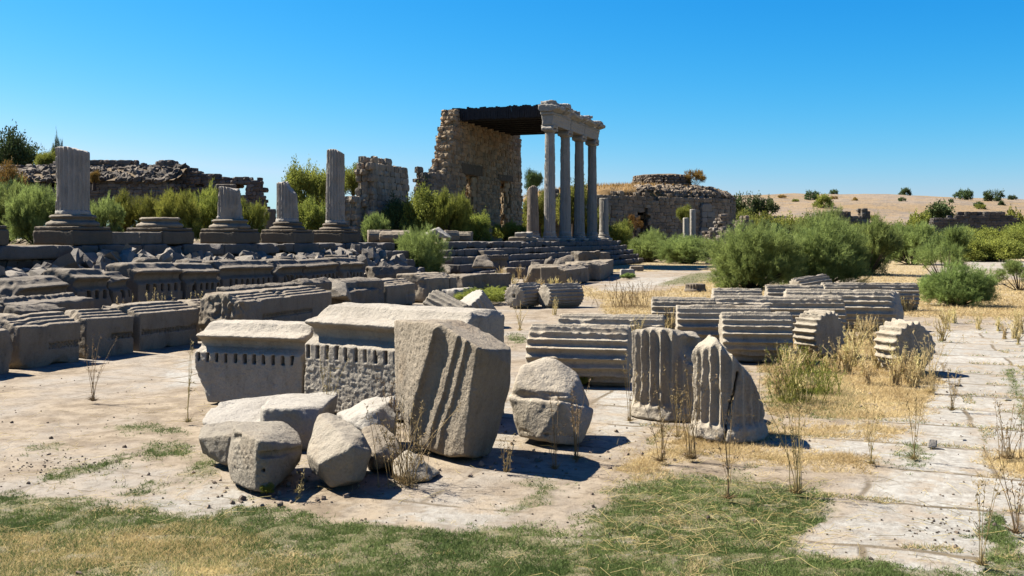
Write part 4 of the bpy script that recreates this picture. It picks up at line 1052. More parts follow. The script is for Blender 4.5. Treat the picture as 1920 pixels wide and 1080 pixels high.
pblock('architrave_block', 'largest near row block with three ridges on top and rough picked left end', 'stone block', (-4.18, 15.35), (-3.28, 18.3), ARCH(.62, .85), M_MARB, seed=8, h=.0165, group=GA, recess=(.7, 2.35, .30, .39, .035, .04), noise=((.006, 4), (.003, 18)),
       extra=lambda P, v, L: v + .05 * np.clip(.25 - P[:, 0], 0, .25) * 4 * vn(P * 16, 3), breaks=(((0, 0, 0), (-1, .25, 0), .0),))
rowblock('architrave_block', 'rough hacked block lying behind the big cornice stone', 622, 724, 5.9, ARCH(.44, .7), M_GREY, 9, h=.022, group=GA, breaks=(((.3, 0, .52), (-.7, -.5, 1), .05), ((1.2, -.0, .5), (0, -.8, .9), .03), ((2.2, 0, .52), (.3, -.9, 1.), .05)), noise=((.035, 2.5), (.008, 12)))
rowblock('architrave_block', 'square ended block with small carved panel and rough left face before the green grass', 724, 781, 5.85, ARCH(.50, .8), M_MARB, 10, h=.022, group=GA, recess=(.9, 1.6, .22, .33, .02, 0), breaks=(((.0, 0, .4), (-1, -.6, .3), .0),))
# carved upper pieces behind the near row
pblock('carved_block', 'low block with egg and dart carving on its edge behind the second near row block', 'stone block', (-7.15, 14.6), (-6.72, 16.2), [(0, 0), (0, .60), (.03, .64), (.3, .66), (.33, .72), (.42, .73), (.45, .66), (.7, .66), (.7, 0)], M_GREY, seed=14, h=.02,
       noise=((.02, 4), (.006, 16)), extra=lambda P, v, L: v + .018 * (np.mod(P[:, 0], .13) < .03) * (P[:, 2] > .67), dent=None)
pblock('carved_block', 'low block with carved edge cut by the left edge of the photo', 'stone block', (-7.95, 13.3), (-7.35, 14.6), [(0, 0), (0, .60), (.03, .64), (.3, .66), (.33, .72), (.42, .73), (.45, .66), (.7, .66), (.7, 0)], M_GREY, seed=15, h=.022,
       noise=((.02, 4), (.006, 16)), extra=lambda P, v, L: v + .018 * (np.mod(P[:, 0], .13) < .03) * (P[:, 2] > .67))
A, B = online(45, 7.0), online(165, 7.0)
rowblock('carved_moulding', 'crumbled beaded moulding lying on the back of the chipped near row block', 30, 122, 6.2, [(0, .60), (0, .68), (.1, .73), (.25, .74), (.28, .60)], M_GREY, 16, h=.016, noise=((.03, 6), (.01, 18)))
rowblock('carved_moulding', 'long bead carved moulding on the back of the largest near row block', 424, 570, 6.62, [(0, .72), (0, .79), (.08, .82), (.2, .82), (.24, .70)], M_GREY, 17, h=.018, noise=((.02, 7), (.008, 20)),
         extra=lambda P, v, L: v + .012 * (np.mod(P[:, 0], .07) < .02))
rowblock('carved_moulding', 'lump of broken moulding at the right end of the bead carved one', 565, 625, 6.35, [(0, .60), (0, .78), (.15, .86), (.3, .82), (.34, .6)], M_GREY, 18, h=.02, noise=((.04, 4), (.008, 16)), cat='stone fragment')
# dentil row
zoff = 0.
def cb(label, x0, x1, off, kz, seed, brk=(), mat=M_GREY, w=.8, **kw):
    L = np.linalg.norm(online(x1, off) - online(x0, off))
    pr = [(a, b_ * 1) for a, b_ in CORN(kz, w)]
    return rowblock('cornice_block', label, x0, x1, off, pr, mat, seed, h=.021, group=GB, dent=(.20, .085, .12, .385 * kz, .49 * kz, (.22, L - .08)), breaks=brk, noise=((.008, 3), (.004, 14)), **kw)
cb('dentil block with rough sloping left shoulder, first in the far row from the left edge', 20, 139, 3.35, 1.20, 21, (((.0, 0, 1.0), (-.75, -.25, .75), .35), ((1.0, 0, .85), (.1, -.5, .9), .03)))
cb('short dentil block with pale rounded left end, second in the far row', 142, 213, 3.25, 1.38, 22, (((1.35, 0, 1.0), (.9, 0, .5), .06),))
cb('narrow broken dentil block with a crack, third in the far row', 213, 253, 3.2, 1.28, 23, (((.3, 0, .95), (-.5, -.5, .8), .05),))
cb('long dentil block standing highest with pale square left end, fourth in the far row', 256, 346, 3.1, 1.47, 24)
cb('long dentil block with a chipped lip behind the yellow weeds', 346, 414, 3.1, 1.40, 25, (((.8, 0, 1.05), (0, -.8, .7), .02),))
cb('dentil block with a large rounded knob end and projecting top, fifth gap from the left', 417, 519, 3.05, 1.46, 26)
cb('short dentil block split by a slanting crack in the far row', 521, 574, 3.0, 1.40, 27, (((.0, 0, .9), (-.9, -.3, .5), .10),))
cb('dentil block before the pale rubble heap with long run of dentils', 576, 640, 2.95, 1.36, 28)
cb('last dentil block of the far row ending at the lowest steps', 642, 684, 2.9, 1.40, 29, (((1.5, 0, .9), (.9, 0, .4), .05),))
for q, (x0, x1, off, z0, lab) in enumerate([(425, 445, 2.4, 1.05, 'raised boss on top of the knob ended dentil block'), (270, 300, 2.5, 1.12, 'small raised slab on the highest dentil block'),
                              (350, 385, 2.45, 1.06, 'small flat slab on top of the chipped dentil block'), (628, 655, 2.2, 1.05, 'thin slab lying on the dentil blocks near the steps'), (525, 552, 2.4, 1.06, 'small slab on the cracked dentil block')]):
    rowblock('stone_slab', lab, x0, x1, off, [(0, z0 - .1), (-.02, z0 + .06), (.04, z0 + .10), (.36, z0 + .10), (.4, z0 - .1)], M_GREY, 30 + q, h=.024, cat='stone slab')
pblock('carved_block', 'flat block with a row of small sockets on top behind the near row', 'stone block', (-3.75, 21.6), (-2.95, 23.4), [(0, 0), (0, .62), (.1, .68), (.6, .70), (.62, 0)], M_GREY, seed=51, h=.024,
       noise=((.02, 3), (.006, 14)), extra=lambda P, v, L: np.maximum(v, -np.maximum(np.abs(np.mod(P[:, 0], .2) - .1) - .05, np.maximum(np.abs(P[:, 1] - .3) - .06, .64 - P[:, 2]))))
hstone('boulder', 'rough rounded boulder between the largest near row block and the socketed block', 'boulder', [[W(603, 560, 20.6), W(655, 565, 20.2), W(604, 527, 20.8), W(612, 521, 21.2), W(650, 529, 21), W(656, 543, 20.6), W(606, 560, 21.6), W(655, 560, 21.6)]], .025, M_BOUL, ((.04, 3), (.01, 12)), 52)
pblock('rough_block', 'long rough topped block in front of the lowest steps', 'stone block', (-3.95, 28.6), (-2.75, 29.4), [(0, 0), (-.05, .55), (.1, .78), (.5, .80), (.7, .7), (.7, 0)], M_GREY, seed=53, h=.03, noise=((.05, 2.5), (.012, 10)))
# middle ground blocks
def mb(name, label, x0, y0, x1, y1, ytop, w, seed, mat=M_GREY, prof=None, hh=None, cat='stone block', **kw):
    A, B = G(x0, y0), G(x1, y1); ht = hh or H - (ytop - HY) / F * A[1]
    pr = prof(ht) if prof else [(0, 0), (0, ht), (w, ht), (w, 0)]
    return pblock(name, label, cat, A, B, pr, mat, seed=seed, h=kw.pop('h', .026), **kw)
GC = 'blocks lying before the temple steps'
PA = lambda w: (lambda h_: ARCH(h_ - .1, w))
mb('architrave_block', 'upright block with ridged top and a deep vertical slot left of the green grass', 797, 566, 858, 560, 518, .8, 61, M_MARB, PA(.9), hh=.68, group=GC, breaks=(((.0, 0, .4), (-1, -.5, .2), .08),),
   extra=lambda P, v, L: np.maximum(v, -np.maximum(np.abs(P[:, 0] - L * .77) - .02, P[:, 1] - .1)))
mb('stone_block', 'long plain block behind the bright green grass', 868, 546, 960, 540, 516, .7, 62, M_MARB, group=GC, noise=((.03, 2), (.008, 12)), breaks=(((0, 0, .5), (-.8, -.5, .6), .06),))
mb('stone_fragment', 'small ribbed fragment between the slotted block and the tilted drum', 853, 566, 888, 562, 543, .4, 63, M_PALE, cat='stone fragment', group=GC, extra=lambda P, v, L: v + .02 * (np.mod(P[:, 0], .16) < .02), noise=((.02, 3), (.005, 12)))
mb('cornice_block', 'tall rounded cornice block nearest the big bush on the steps', 850, 524, 898, 522, 482, .9, 64, M_GREY, group=GC, breaks=(((0, 0, .9), (-1, -.2, .7), .15), ((.8, 0, 1.), (.2, -.4, 1), .0)), noise=((.03, 2), (.01, 10)))
mb('cornice_block', 'highest block of the group before the steps with projecting toothed cap', 911, 520, 951, 518, 470, .9, 65, M_GREY, lambda h_: [(0, 0), (0, h_ * .62), (-.06, h_ * .66), (-.1, h_ * .75), (-.1, h_ * .82), (.05, h_ * .86), (.12, h_), (.6, h_), (.9, h_ * .9), (.9, 0)], group=GC, dent=(.12, .04, -.02, .82, .9))
mb('stone_block', 'low block with rough cap in front of the tall toothed block', 884, 520, 928, 519, 496, .5, 66, M_GREY, group=GC, noise=((.03, 2.5), (.01, 10)))
hstone('boulder', 'jagged grey lump between the rounded and the toothed block', 'boulder', [[W(888, 500, 36.4), W(925, 500, 36.4), W(895, 480, 36.8), W(905, 474, 37), W(918, 482, 37), W(890, 500, 37.5), W(925, 500, 37.5)]], .03, M_GREY, ((.06, 2.5), (.015, 9)), 67)
hstone('boulder', 'low pale rock at the foot of the bush on the steps', 'boulder', [[W(824, 512, 37.5), W(848, 514, 37), W(826, 492, 38), W(840, 494, 38), W(848, 503, 37.6), W(826, 510, 38.5)]], .03, M_GREY, ((.04, 2.5), (.012, 9)), 68)
mb('stone_block', 'small low block in the gap left of the long panelled row', 950, 522, 988, 521, 502, .5, 69, M_MARB, group=GC, noise=((.03, 2.5), (.01, 10)))
mb('architrave_block', 'block with sunk rectangular panel, leftmost of the panelled row', 987, 532, 1060, 533, 499, .9, 70, M_MARB, PA(.9), hh=.66, group=GC, recess=(.62, 1.22, .2, .36, .03, 0), breaks=(((0, 0, .5), (-.8, -.8, .5), .1), ((.25, 0, .6), (-.3, -.8, .6), .02)))
mb('architrave_block', 'block with sunk rectangular panel, second in the panelled row', 1061, 536, 1104, 528, 501, .9, 71, M_MARB, PA(.9), hh=.62, group=GC, recess=(.3, .95, .2, .34, .03, 0))
mb('architrave_block', 'rough edged block third in the panelled row before the steps', 1098, 527, 1125, 524, 495, .9, 72, M_MARB, PA(.9), hh=.7, group=GC, recess=(.2, .5, .25, .4, .03, 0))
mb('architrave_block', 'narrow block fourth in the panelled row with short panel', 1125, 526, 1141, 521, 494, .9, 73, M_MARB, PA(.9), hh=.68, group=GC, recess=(.1, .3, .25, .4, .03, 0))
mb('stone_block', 'smooth end block closing the panelled row on the right', 1138, 521, 1150, 513, 491, .8, 74, M_MARB, group=GC)
mb('rough_block', 'tumbled rough block lying on the back of the panelled row', 1085, 515, 1125, 514, 484, .6, 75, M_GREY, group=GC, noise=((.06, 2.5), (.015, 9)), hh=1.0)
mb('rough_block', 'flat topped block behind the right end of the panelled row', 1110, 512, 1145, 510, 484, .5, 76, M_GREY, group=GC, noise=((.05, 2.5), (.012, 9)), hh=.95)
hstone('carved_fragment', 'twisted carved fragment with ridged top standing before the steps', 'stone fragment', [[W(1035, 505, 38), W(1072, 505, 38), W(1042, 480, 38.4), W(1070, 476, 38.8), W(1076, 488, 38.4), W(1038, 500, 39), W(1075, 500, 39)], [W(1018, 505, 38.3), W(1040, 505, 38.3), W(1022, 486, 38.6), W(1036, 480, 38.6), W(1020, 500, 39)]], .028, M_GREY, ((.07, 2.6), (.015, 10)), 77)
hstone('carved_fragment', 'small saddle shaped fragment left of the twisted carved one', 'stone fragment', [[W(995, 505, 38), W(1014, 505, 38), W(995, 488, 38.2), W(1000, 494, 38.2), W(1013, 491, 38.2), W(997, 503, 38.6), W(1012, 503, 38.6)]], .028, M_GREY, ((.05, 2.6), (.015, 10)), 78)
mb('stone_block', 'small square pale block alone on the short grass right of the panelled row', 1164, 520, 1191, 520, 505, .5, 79, M_PALE)
mb('stone_block', 'small flat block behind the lone pale block on the grass', 1182, 508, 1207, 508, 499, .5, 80, M_MARB)

# ================================================================== DRUMS
drum('drum of the pair with a dark square socket in its end face, left one', 985, 23.6, .30, 0, 62, 301, .018, hole=-1, L=1.15)
drum('drum of the pair with a worn round end face, right one', 1052, 23.6, .295, 0, 33, 302, .018, L=1.0, cuts=(((.2, 0, .3), (.3, 0, 1)),) if False else ())
drum('short pale drum tipped over on its edge beside the big cornice stone', 894, 18.5, .31, 0, 30, 303, .014, L=.52, tilt=math.radians(52), z=.29, mat=M_PALE, nf=18, fd=.045)
drum('rough half drum behind the right end of the big cornice stone', 836, 18.2, .32, 0, -25, 304, .018, L=.75, tilt=math.radians(22), z=.26, mat=M_BOUL, nf=18, fd=.04)
GD = 'fallen column drums in the right cluster'
def dr(label, x0, x1, Yd, R, yaw, seed, **kw):
    kw.setdefault('h', .016); L = (x1 - x0) / F * Yd
    yr = math.radians(yaw); L = max((L - 2 * R * abs(math.sin(yr)) * .8) / math.cos(yr), .4)
    kw.setdefault('group', GD)
    return drum(label, (x0 + x1) / 2, Yd, R, 0, yaw, seed, L=L, fd=R * .17, **kw)
dr('large ribbed drum lying nearest, behind the round boulder, with a hole in its right end', 985, 1192, 11.1, .345, -13, 311, hole=1, h=.013)
dr('ribbed drum lying directly behind the nearest large one', 1042, 1250, 12.9, .335, -10, 312)
dr('ribbed drum behind the two upright fluted fragments, its left part showing', 1264, 1445, 14.3, .35, -6, 313)
dr('ribbed drum lying right behind the taller upright fragment', 1347, 1487, 13.1, .345, -7, 314)
dr('ribbed drum at the left rear corner of the cluster', 1217, 1345, 16.4, .345, -9, 315)
dr('short ribbed drum seen from its dark end among tall dry grass', 1493, 1580, 13.6, .34, -58, 316, nf=22)
dr('long ribbed drum in the middle of the cluster', 1335, 1580, 16.6, .35, -6, 317)
dr('big ribbed drum with a broken dark right end, right rear of the cluster', 1470, 1692, 17.8, .37, -12, 318, cuts=(((.8, -.2, .2), (.9, -.5, .35)),))
dr('low ribbed drum behind the long middle one, mostly hidden', 1333, 1430, 18.6, .36, -5, 319)
dr('ribbed drum filling the rear of the cluster between the longer ones', 1433, 1545, 19.6, .37, -6, 320)
dr('farthest drum at the back of the cluster, tipped toward the right', 1480, 1560, 23.5, .36, 18, 321, tilt=-.12)
dr('longest slim shaft lying at the back right of the cluster', 1541, 1717, 22.5, .33, -3, 322)
dr('short drum standing apart on the right with an uneven broken face toward us', 1655, 1735, 12.1, .335, -70, 323, cuts=(((.25, .2, .2), (.5, .6, .5)),), wear=.5)
dr('tiny fluted stub standing alone in the dry grass left of the drum cluster', 1286, 1322, 30.5, .3, 90, 324, tilt=0, h=.025) if False else None
tag(link('column_drum', shaft_mesh('column_drum', .33, .26, 324, .025, 20), M_GREY, None, ((1304 - 960) / F * 30.5, 30.5, -.02)), 'low fluted stub set alone in the dry grass before the large green bush', 'column drum')

# upright fluted fragments
def upright(label, cx, Yd, R, Hh, seed, cutf, nf=20, h=.011, mat=M_DRUM, flat=None):
    def fn(P):
        rho = np.hypot(P[:, 0], P[:, 1]); th = np.arctan2(P[:, 1], P[:, 0]) + .12 * seed
        z = P[:, 2]; u = np.mod(th * nf / (2 * np.pi), 1.) * 2 - 1
        k = np.clip((z - .10) / .05, 0, 1)
        if flat is not None: k = k * flat(th - .12 * seed)
        dep = R * .17 * np.clip(1.1 * (1 - u * u), 0, 1) * k
        w = R * .15 * np.clip(.12 + .5 * fbm(P * 7, seed + 3, 3), 0, 1)
        v = (rho - (R - np.maximum(dep, w) + .03 * np.clip(1 - z / .14, 0, 1))) * .8
        v = smax(v, -z, .03); return cutf(P, v, seed)
    me = sdf_mesh('column_fragment', fn, (-R * 1.12, -R * 1.12, 0), (R * 1.12, R * 1.12, Hh), h, ((.008, 5), (.004, 20)), seed, .004)
    return tag(link('column_fragment', me, mat, None, ((cx - 960) / F * Yd, Yd, -.01)), label, 'column fragment', 'upright fluted column fragments')
def c1(P, v, s):
    top_ = .79 - .18 * np.clip(P[:, 0] + .12, 0, 1) - .10 * np.clip(P[:, 0] + .05, 0, .4) * 0 + .04 * fbm(P * 4, s, 3)
    v = smax(v, P[:, 2] - top_, .05)
    v = smax(v, -(np.linalg.norm(P - np.array([.19, -.34, .66]), axis=1) - .16 + .03 * vn(P * 12, 4)), .03)
    v = smax(v, P[:, 1] - .16 + .04 * fbm(P * 4, s + 3, 3), .04)
    return smax(v, (P[:, 0] - .30) * .9 + (P[:, 2] - .5) * .12, .05)
upright('shorter upright fluted fragment with a scooped broken top, left one of the two', 1253, 9.15, .34, .84, 3, c1, flat=lambda th: np.clip((-th - 1.05) / .3, 0, 1) * 1.0 + np.clip((th - 2.5) / .3, 0, 1))
def c2(P, v, s):
    top_ = np.minimum(.80 + .55 * (P[:, 0] + .12), np.where(P[:, 0] > -.12, .80 - 1.0 * (P[:, 0] + .12) - .9 * np.clip(P[:, 0] - .13, 0, 1), .80 + .55 * (P[:, 0] + .12))) + .03 * fbm(P * 5, s, 3)
    v = smax(v, (P[:, 2] - top_) * .75, .04)
    crack = np.abs(P[:, 0] + .02 - .22 * (P[:, 2] - .35) * 1.0) - .006 - .010 * np.clip(.5 - P[:, 2], 0, 1)
    crack = np.maximum(crack, np.maximum(P[:, 1] + .08, P[:, 2] - .55))
    v = np.maximum(v, -crack)
    return smax(v, P[:, 1] - .20 + .04 * fbm(P * 4, s + 3, 3), .04)
upright('taller upright fluted fragment with peaked top and long vertical crack, right one of the two', 1365, 8.2, .30, .86, 6, c2)

# ================================================================== FOREGROUND CARVED BLOCKS
def d1ex(P, v, L):
    v = v + .004 * np.abs(fbm(P * 30, 4, 2)) * (P[:, 2] < .39)
    bot = (.45 - P[:, 0]) * .95 + (0.0 - P[:, 2]) * .35 - .30
    return smax(v, bot + .02 * fbm(P * 8, 2), .02)
K1 = .98
pblock('cornice_block', 'smaller dentil cornice block at the left with chipped pale lip', 'stone block', (-3.13, 9.88), (-1.98, 9.52), CORN(K1, .62), M_CORN, h=.0085, seed=401, noise=((.006, 5), (.003, 24)), dent=(.1035, .036, .075, .398 * K1, .488 * K1, (.04, 1.13)),
       breaks=(((1.12, 0, .60), (.9, -.45, .2), -.02), ((1.1, .3, .7), (.6, .3, .9), -.05)), extra=d1ex, pits=.003, spall=.012)
def d2ex(P, v, L): return v + (.009 * np.abs(vn(P * 26, 5)) + .011 * np.abs(vn(P * 52, 6)) - .002) * np.clip((.47 - P[:, 2]) / .02, 0, 1) * (P[:, 1] < .1)
K2 = 1.24
pr2 = [(a * 1.05, b_) for a, b_ in CORN(K2, .72)]
pblock('cornice_block', 'long dentil cornice block with smooth pale curved top and rough picked face', 'stone block', (-1.955, 9.42), (-.47, 8.45), pr2, M_CORN, h=.0095, seed=402, noise=((.005, 5), (.003, 24)), dent=(.118, .036, .085, .49 * K2 - .122, .49 * K2 - .003, (.03, 1.75)), extra=d2ex, pits=.002, spall=.010)
_a, _b, _c = W(816, 604, 7.2), W(903, 656, 6.92), W(764, 774, 7.50)
_n = np.cross(_b - _a, _c - _a); _n /= np.linalg.norm(_n); _n = -_n if _n[1] > 0 else _n
def on_plane(x, y):
    d_ = np.array([(x - 960) / F, 1, -(y - HY) / F]); o_ = np.array([0, 0, H]); return o_ + d_ * (((_a - o_) @ _n) / (d_ @ _n))
_t = on_plane(814, 862) - on_plane(876, 637); _t -= _n * (_t @ _n); _t /= np.linalg.norm(_t); _s = np.cross(_n, _t); _s = -_s if _s[0] < 0 else _s
def lean_cut(P, v):
    q = (P - _a) @ _s; w = (P - _a) @ _n; q = q + .012 * fbm(P * 4, 9, 3)
    pr_ = np.interp(q, [-.03, 0, .02, .10, .205, .225, .232, .30, .322, .328, .44, .46], [.1, .0, -.035, -.045, -.018, -.012, -.034, -.016, -.010, -.030, -.008, 0])
    rough_ = np.where(q < 0, .010 * np.abs(vn(P * 34, 3)) + .006 * np.abs(vn(P * 70, 4)), .0)
    return smax(v + rough_, w - pr_, .006)
hstone('leaning_block', 'large leaning carved block with slanting ridges, biggest stone in the foreground', 'stone block',
       [[W(868, 869, 7.15), W(925, 848, 7.45), W(768, 828, 7.62), W(790, 838, 7.75), W(912, 846, 7.55), W(738, 599, 7.9), W(742, 600, 8.12), W(800, 597, 7.9), W(816, 604, 7.2), W(862, 598, 7.85),
         W(908, 618, 7.8), W(968, 655, 7.5), W(966, 690, 7.42), W(903, 656, 6.92), W(740, 745, 7.95), W(763, 774, 7.50), W(785, 692, 7.38)]], .0115, M_MARB, ((.005, 4), (.0035, 26)), 403,
       cutfn=lean_cut, k=.012, nchip=6, pits=.004)
def ledge(P, v):
    a = (P - np.array(W(1050, 752, 7.5)))
    st = np.maximum(a[:, 2] - .0 - .04 * a[:, 0], a[:, 1] + .13 * 0 - .10 - .02 * fbm((P) * 5, 3))
    return v
hstone('boulder', 'round shouldered carved boulder with a ledge, standing behind the leaning block shadow', 'boulder',
       [[W(972, 822, 7.95), W(1090, 836, 7.76), W(1104, 800, 8.15), W(1010, 833, 7.72), W(953, 745, 7.9), W(1054, 752, 7.66), W(1112, 765, 7.95), W(1106, 795, 7.85), W(985, 800, 8.25), W(1090, 790, 8.25), W(960, 740, 8.2)],
        [W(960, 738, 8.0), W(1060, 745, 7.82), W(975, 684, 8.15), W(1020, 668, 8.3), W(1046, 672, 8.2), W(1084, 700, 8.15), W(1098, 735, 8.05), W(1108, 765, 8.0), W(1000, 690, 8.4), W(1080, 700, 8.4), W(1085, 790, 8.3), W(975, 790, 8.3), W(1000, 790, 7.95), W(965, 725, 7.92)]],
       .011, M_DRUM, ((.010, 5), (.004, 24)), 404, nchip=9, carves=(([(956, 730), (1010, 737), (1062, 741)], .012), ([(978, 806), (1030, 815), (1080, 818)], .006)), k=.016, pits=.003)
hstone('boulder', 'broad pale slab with flat sunlit top at the left of the foreground pile', 'stone slab',
       [[W(372, 800, 8.0), W(376, 768, 8.25), W(432, 742, 8.75), W(520, 734, 8.85), W(560, 736, 8.85), W(545, 830, 7.6), W(470, 800, 7.9), W(375, 812, 8.05), W(420, 800, 7.9), W(585, 800, 7.8), W(500, 835, 8.5)],
        [W(520, 735, 8.7), W(628, 733, 8.75), W(645, 745, 8.4), W(596, 800, 7.6), W(590, 850, 7.6), W(480, 765, 7.7), W(475, 800, 7.7), W(520, 850, 7.8), W(620, 830, 8.4), W(555, 765, 7.55), W(600, 770, 7.75)]],
       .012, M_PALE, ((.015, 4), (.005, 18)), 405, pits=.004, k=.02)
hstone('boulder', 'low grey slab poking out left of the block with the slot', 'stone slab',
       [[W(373, 822, 7.1), W(378, 800, 7.3), W(440, 788, 7.5), W(500, 790, 7.4), W(420, 875, 6.95), W(480, 870, 6.9), W(380, 850, 7.2), W(480, 850, 7.5), W(430, 815, 6.9)]], .011, M_BOUL, ((.012, 5), (.005, 20)), 406)
def slot(P, v): return v
hstone('carved_block', 'square cut block with a small dark slot and pecked side, at pile front', 'stone block',
       [[W(430, 801, 6.72), W(455, 790, 7.15), W(532, 788, 7.2), W(562, 812, 6.95), W(570, 836, 6.74), W(489, 826, 6.2), W(564, 868, 6.78), W(482, 925, 6.26), W(500, 929, 6.26), W(428, 890, 6.62), W(432, 905, 6.55), W(556, 868, 6.85), W(520, 915, 6.45), W(560, 850, 7.0), W(440, 880, 7.0), W(422, 850, 6.66)]],
       .008, M_BOUL, ((.004, 6), (.004, 28)), 407, nchip=4, carves=(([(438, 819), (450, 820)], .022), ([(492, 882), (560, 864)], .010), ([(490, 853), (530, 850), (566, 843)], .022)) + tuple(([(440 + (q % 4) * 8 + (q // 4 % 2) * 4, 842 + (q // 4) * 9), (442 + (q % 4) * 8 + (q // 4 % 2) * 4, 845 + (q // 4) * 9)], .009) for q in range(20)), k=.02, pits=.003)
hstone('boulder', 'angular pale boulder with a diagonal ridge in the middle of the foreground pile', 'boulder',
       [[W(598, 772, 6.9), W(612, 768, 7.0), W(650, 785, 6.85), W(678, 808, 6.6), W(700, 850, 6.5), W(697, 893, 6.55), W(660, 918, 6.4), W(600, 914, 6.45), W(572, 885, 6.5), W(573, 850, 6.62), W(660, 838, 6.28), W(580, 880, 6.38), W(600, 800, 7.2), W(690, 850, 7.0), W(620, 890, 6.9)]],
       .009, M_BOUL, ((.010, 6), (.004, 24)), 408, pits=.003, k=.015)
hstone('boulder', 'pale rock with a sunlit flat top behind the angular boulder', 'boulder',
       [[W(630, 768, 7.9), W(680, 747, 8.1), W(742, 743, 8.05), W(742, 800, 7.6), W(700, 770, 7.5), W(645, 790, 7.6), W(720, 815, 7.6), W(640, 820, 7.9), W(740, 830, 7.9), W(700, 815, 7.4)]], .012, M_PALE, ((.014, 5), (.005, 20)), 409, k=.015)
hstone('boulder', 'small grey rock wedged between the angular boulder and the leaning block', 'boulder',
       [[W(680, 800, 7.2), W(715, 790, 7.3), W(755, 825, 7.1), W(760, 870, 6.95), W(700, 880, 6.9), W(670, 830, 7.1), W(690, 890, 7.05), W(750, 880, 7.3), W(700, 850, 6.8)]], .012, M_MARB, ((.016, 6), (.005, 20)), 410, k=.015)
hstone('boulder', 'low wedge shaped stone at the right foot of the pile behind the dry weeds', 'boulder',
       [[W(732, 890, 6.75), W(735, 860, 6.85), W(765, 842, 6.9), W(828, 888, 6.85), W(812, 903, 6.65), W(745, 905, 6.6), W(800, 870, 7.2), W(740, 880, 7.1), W(775, 855, 6.75)]], .009, M_BOUL, ((.008, 6), (.004, 22)), 411, k=.015)
hstone('boulder', 'small white pebble sized rock alone on the right paving', 'boulder', [[W(1738, 840, 7.7), W(1757, 841, 7.7), W(1741, 822, 7.75), W(1758, 821, 7.75), W(1742, 838, 7.8), W(1757, 838, 7.8)]], .005, M_PALE, ((.003, 20),), 412, k=.008)
for q, (x, y, s, lab) in enumerate([(1795, 722, 10, 'flat brownish pebble on the paving right of the lone drum'), (1886, 747, 9, 'small flat pebble near the right edge of the paving'), (1803, 820, 6, 'tiny pebble right of the small white rock'), (690, 620, 8, None)]):
    if lab: hstone('pebble', lab, 'pebble', [[W(x - s, y, gy(y)), W(x + s, y, gy(y)), W(x, y - s * .5, gy(y) + .03), W(x + s * .6, y - s * .3, gy(y - 4)), W(x - s * .6, y - s * .3, gy(y - 4))]], .003, M_BOUL, ((.002, 20),), 420 + q, k=.004, pits=0)

# ================================================================== SHRUBS AND TREES
GSH = 'green shrubs behind the left columns'; GR = 'green shrubs on the right plain'; GH = 'shrubs dotted over the dry hill'
def bpx(label, x0, x1, yt, Yd, z, kind, var, mat, group, name='shrub', cat='shrub', seed=0, k=1.0):
    w = (x1 - x0) / 2 / F * Yd; h_ = H - (yt - HY) / F * Yd - z
    return bush(label, (x0 + x1) / 2, Yd, w * k, h_, z, kind, var, mat, group, name, cat, seed=seed, wy=min(w, 3.5) * k) if h_ < 2.6 * w or name == 'cypress_tree' else tall(label, x0, x1, w, h_, z, Yd, kind, var, mat, group, seed)
def tall(label, x0, x1, w, h_, z, Yd, kind, var, mat, group, seed):
    ch = w * 2.3; e = bush(label, (x0 + x1) / 2, Yd, w * 1.1, ch, z + h_ - ch, kind, var, mat, group, 'tree', 'tree', seed=seed)
    v, f = tubes([np.array([[0, 0, -(h_ - ch)], [.05, .03, -(h_ - ch) * .5], [0, 0, .25 * ch]])], [np.array([.16, .13, .08])], 8)
    t_ = link('trunk', mesh_np('trunk', v / np.array([w * 1.1, w * 1.1, ch]), [f], True), M_BARK, e); return e
T_ = PZ - .1
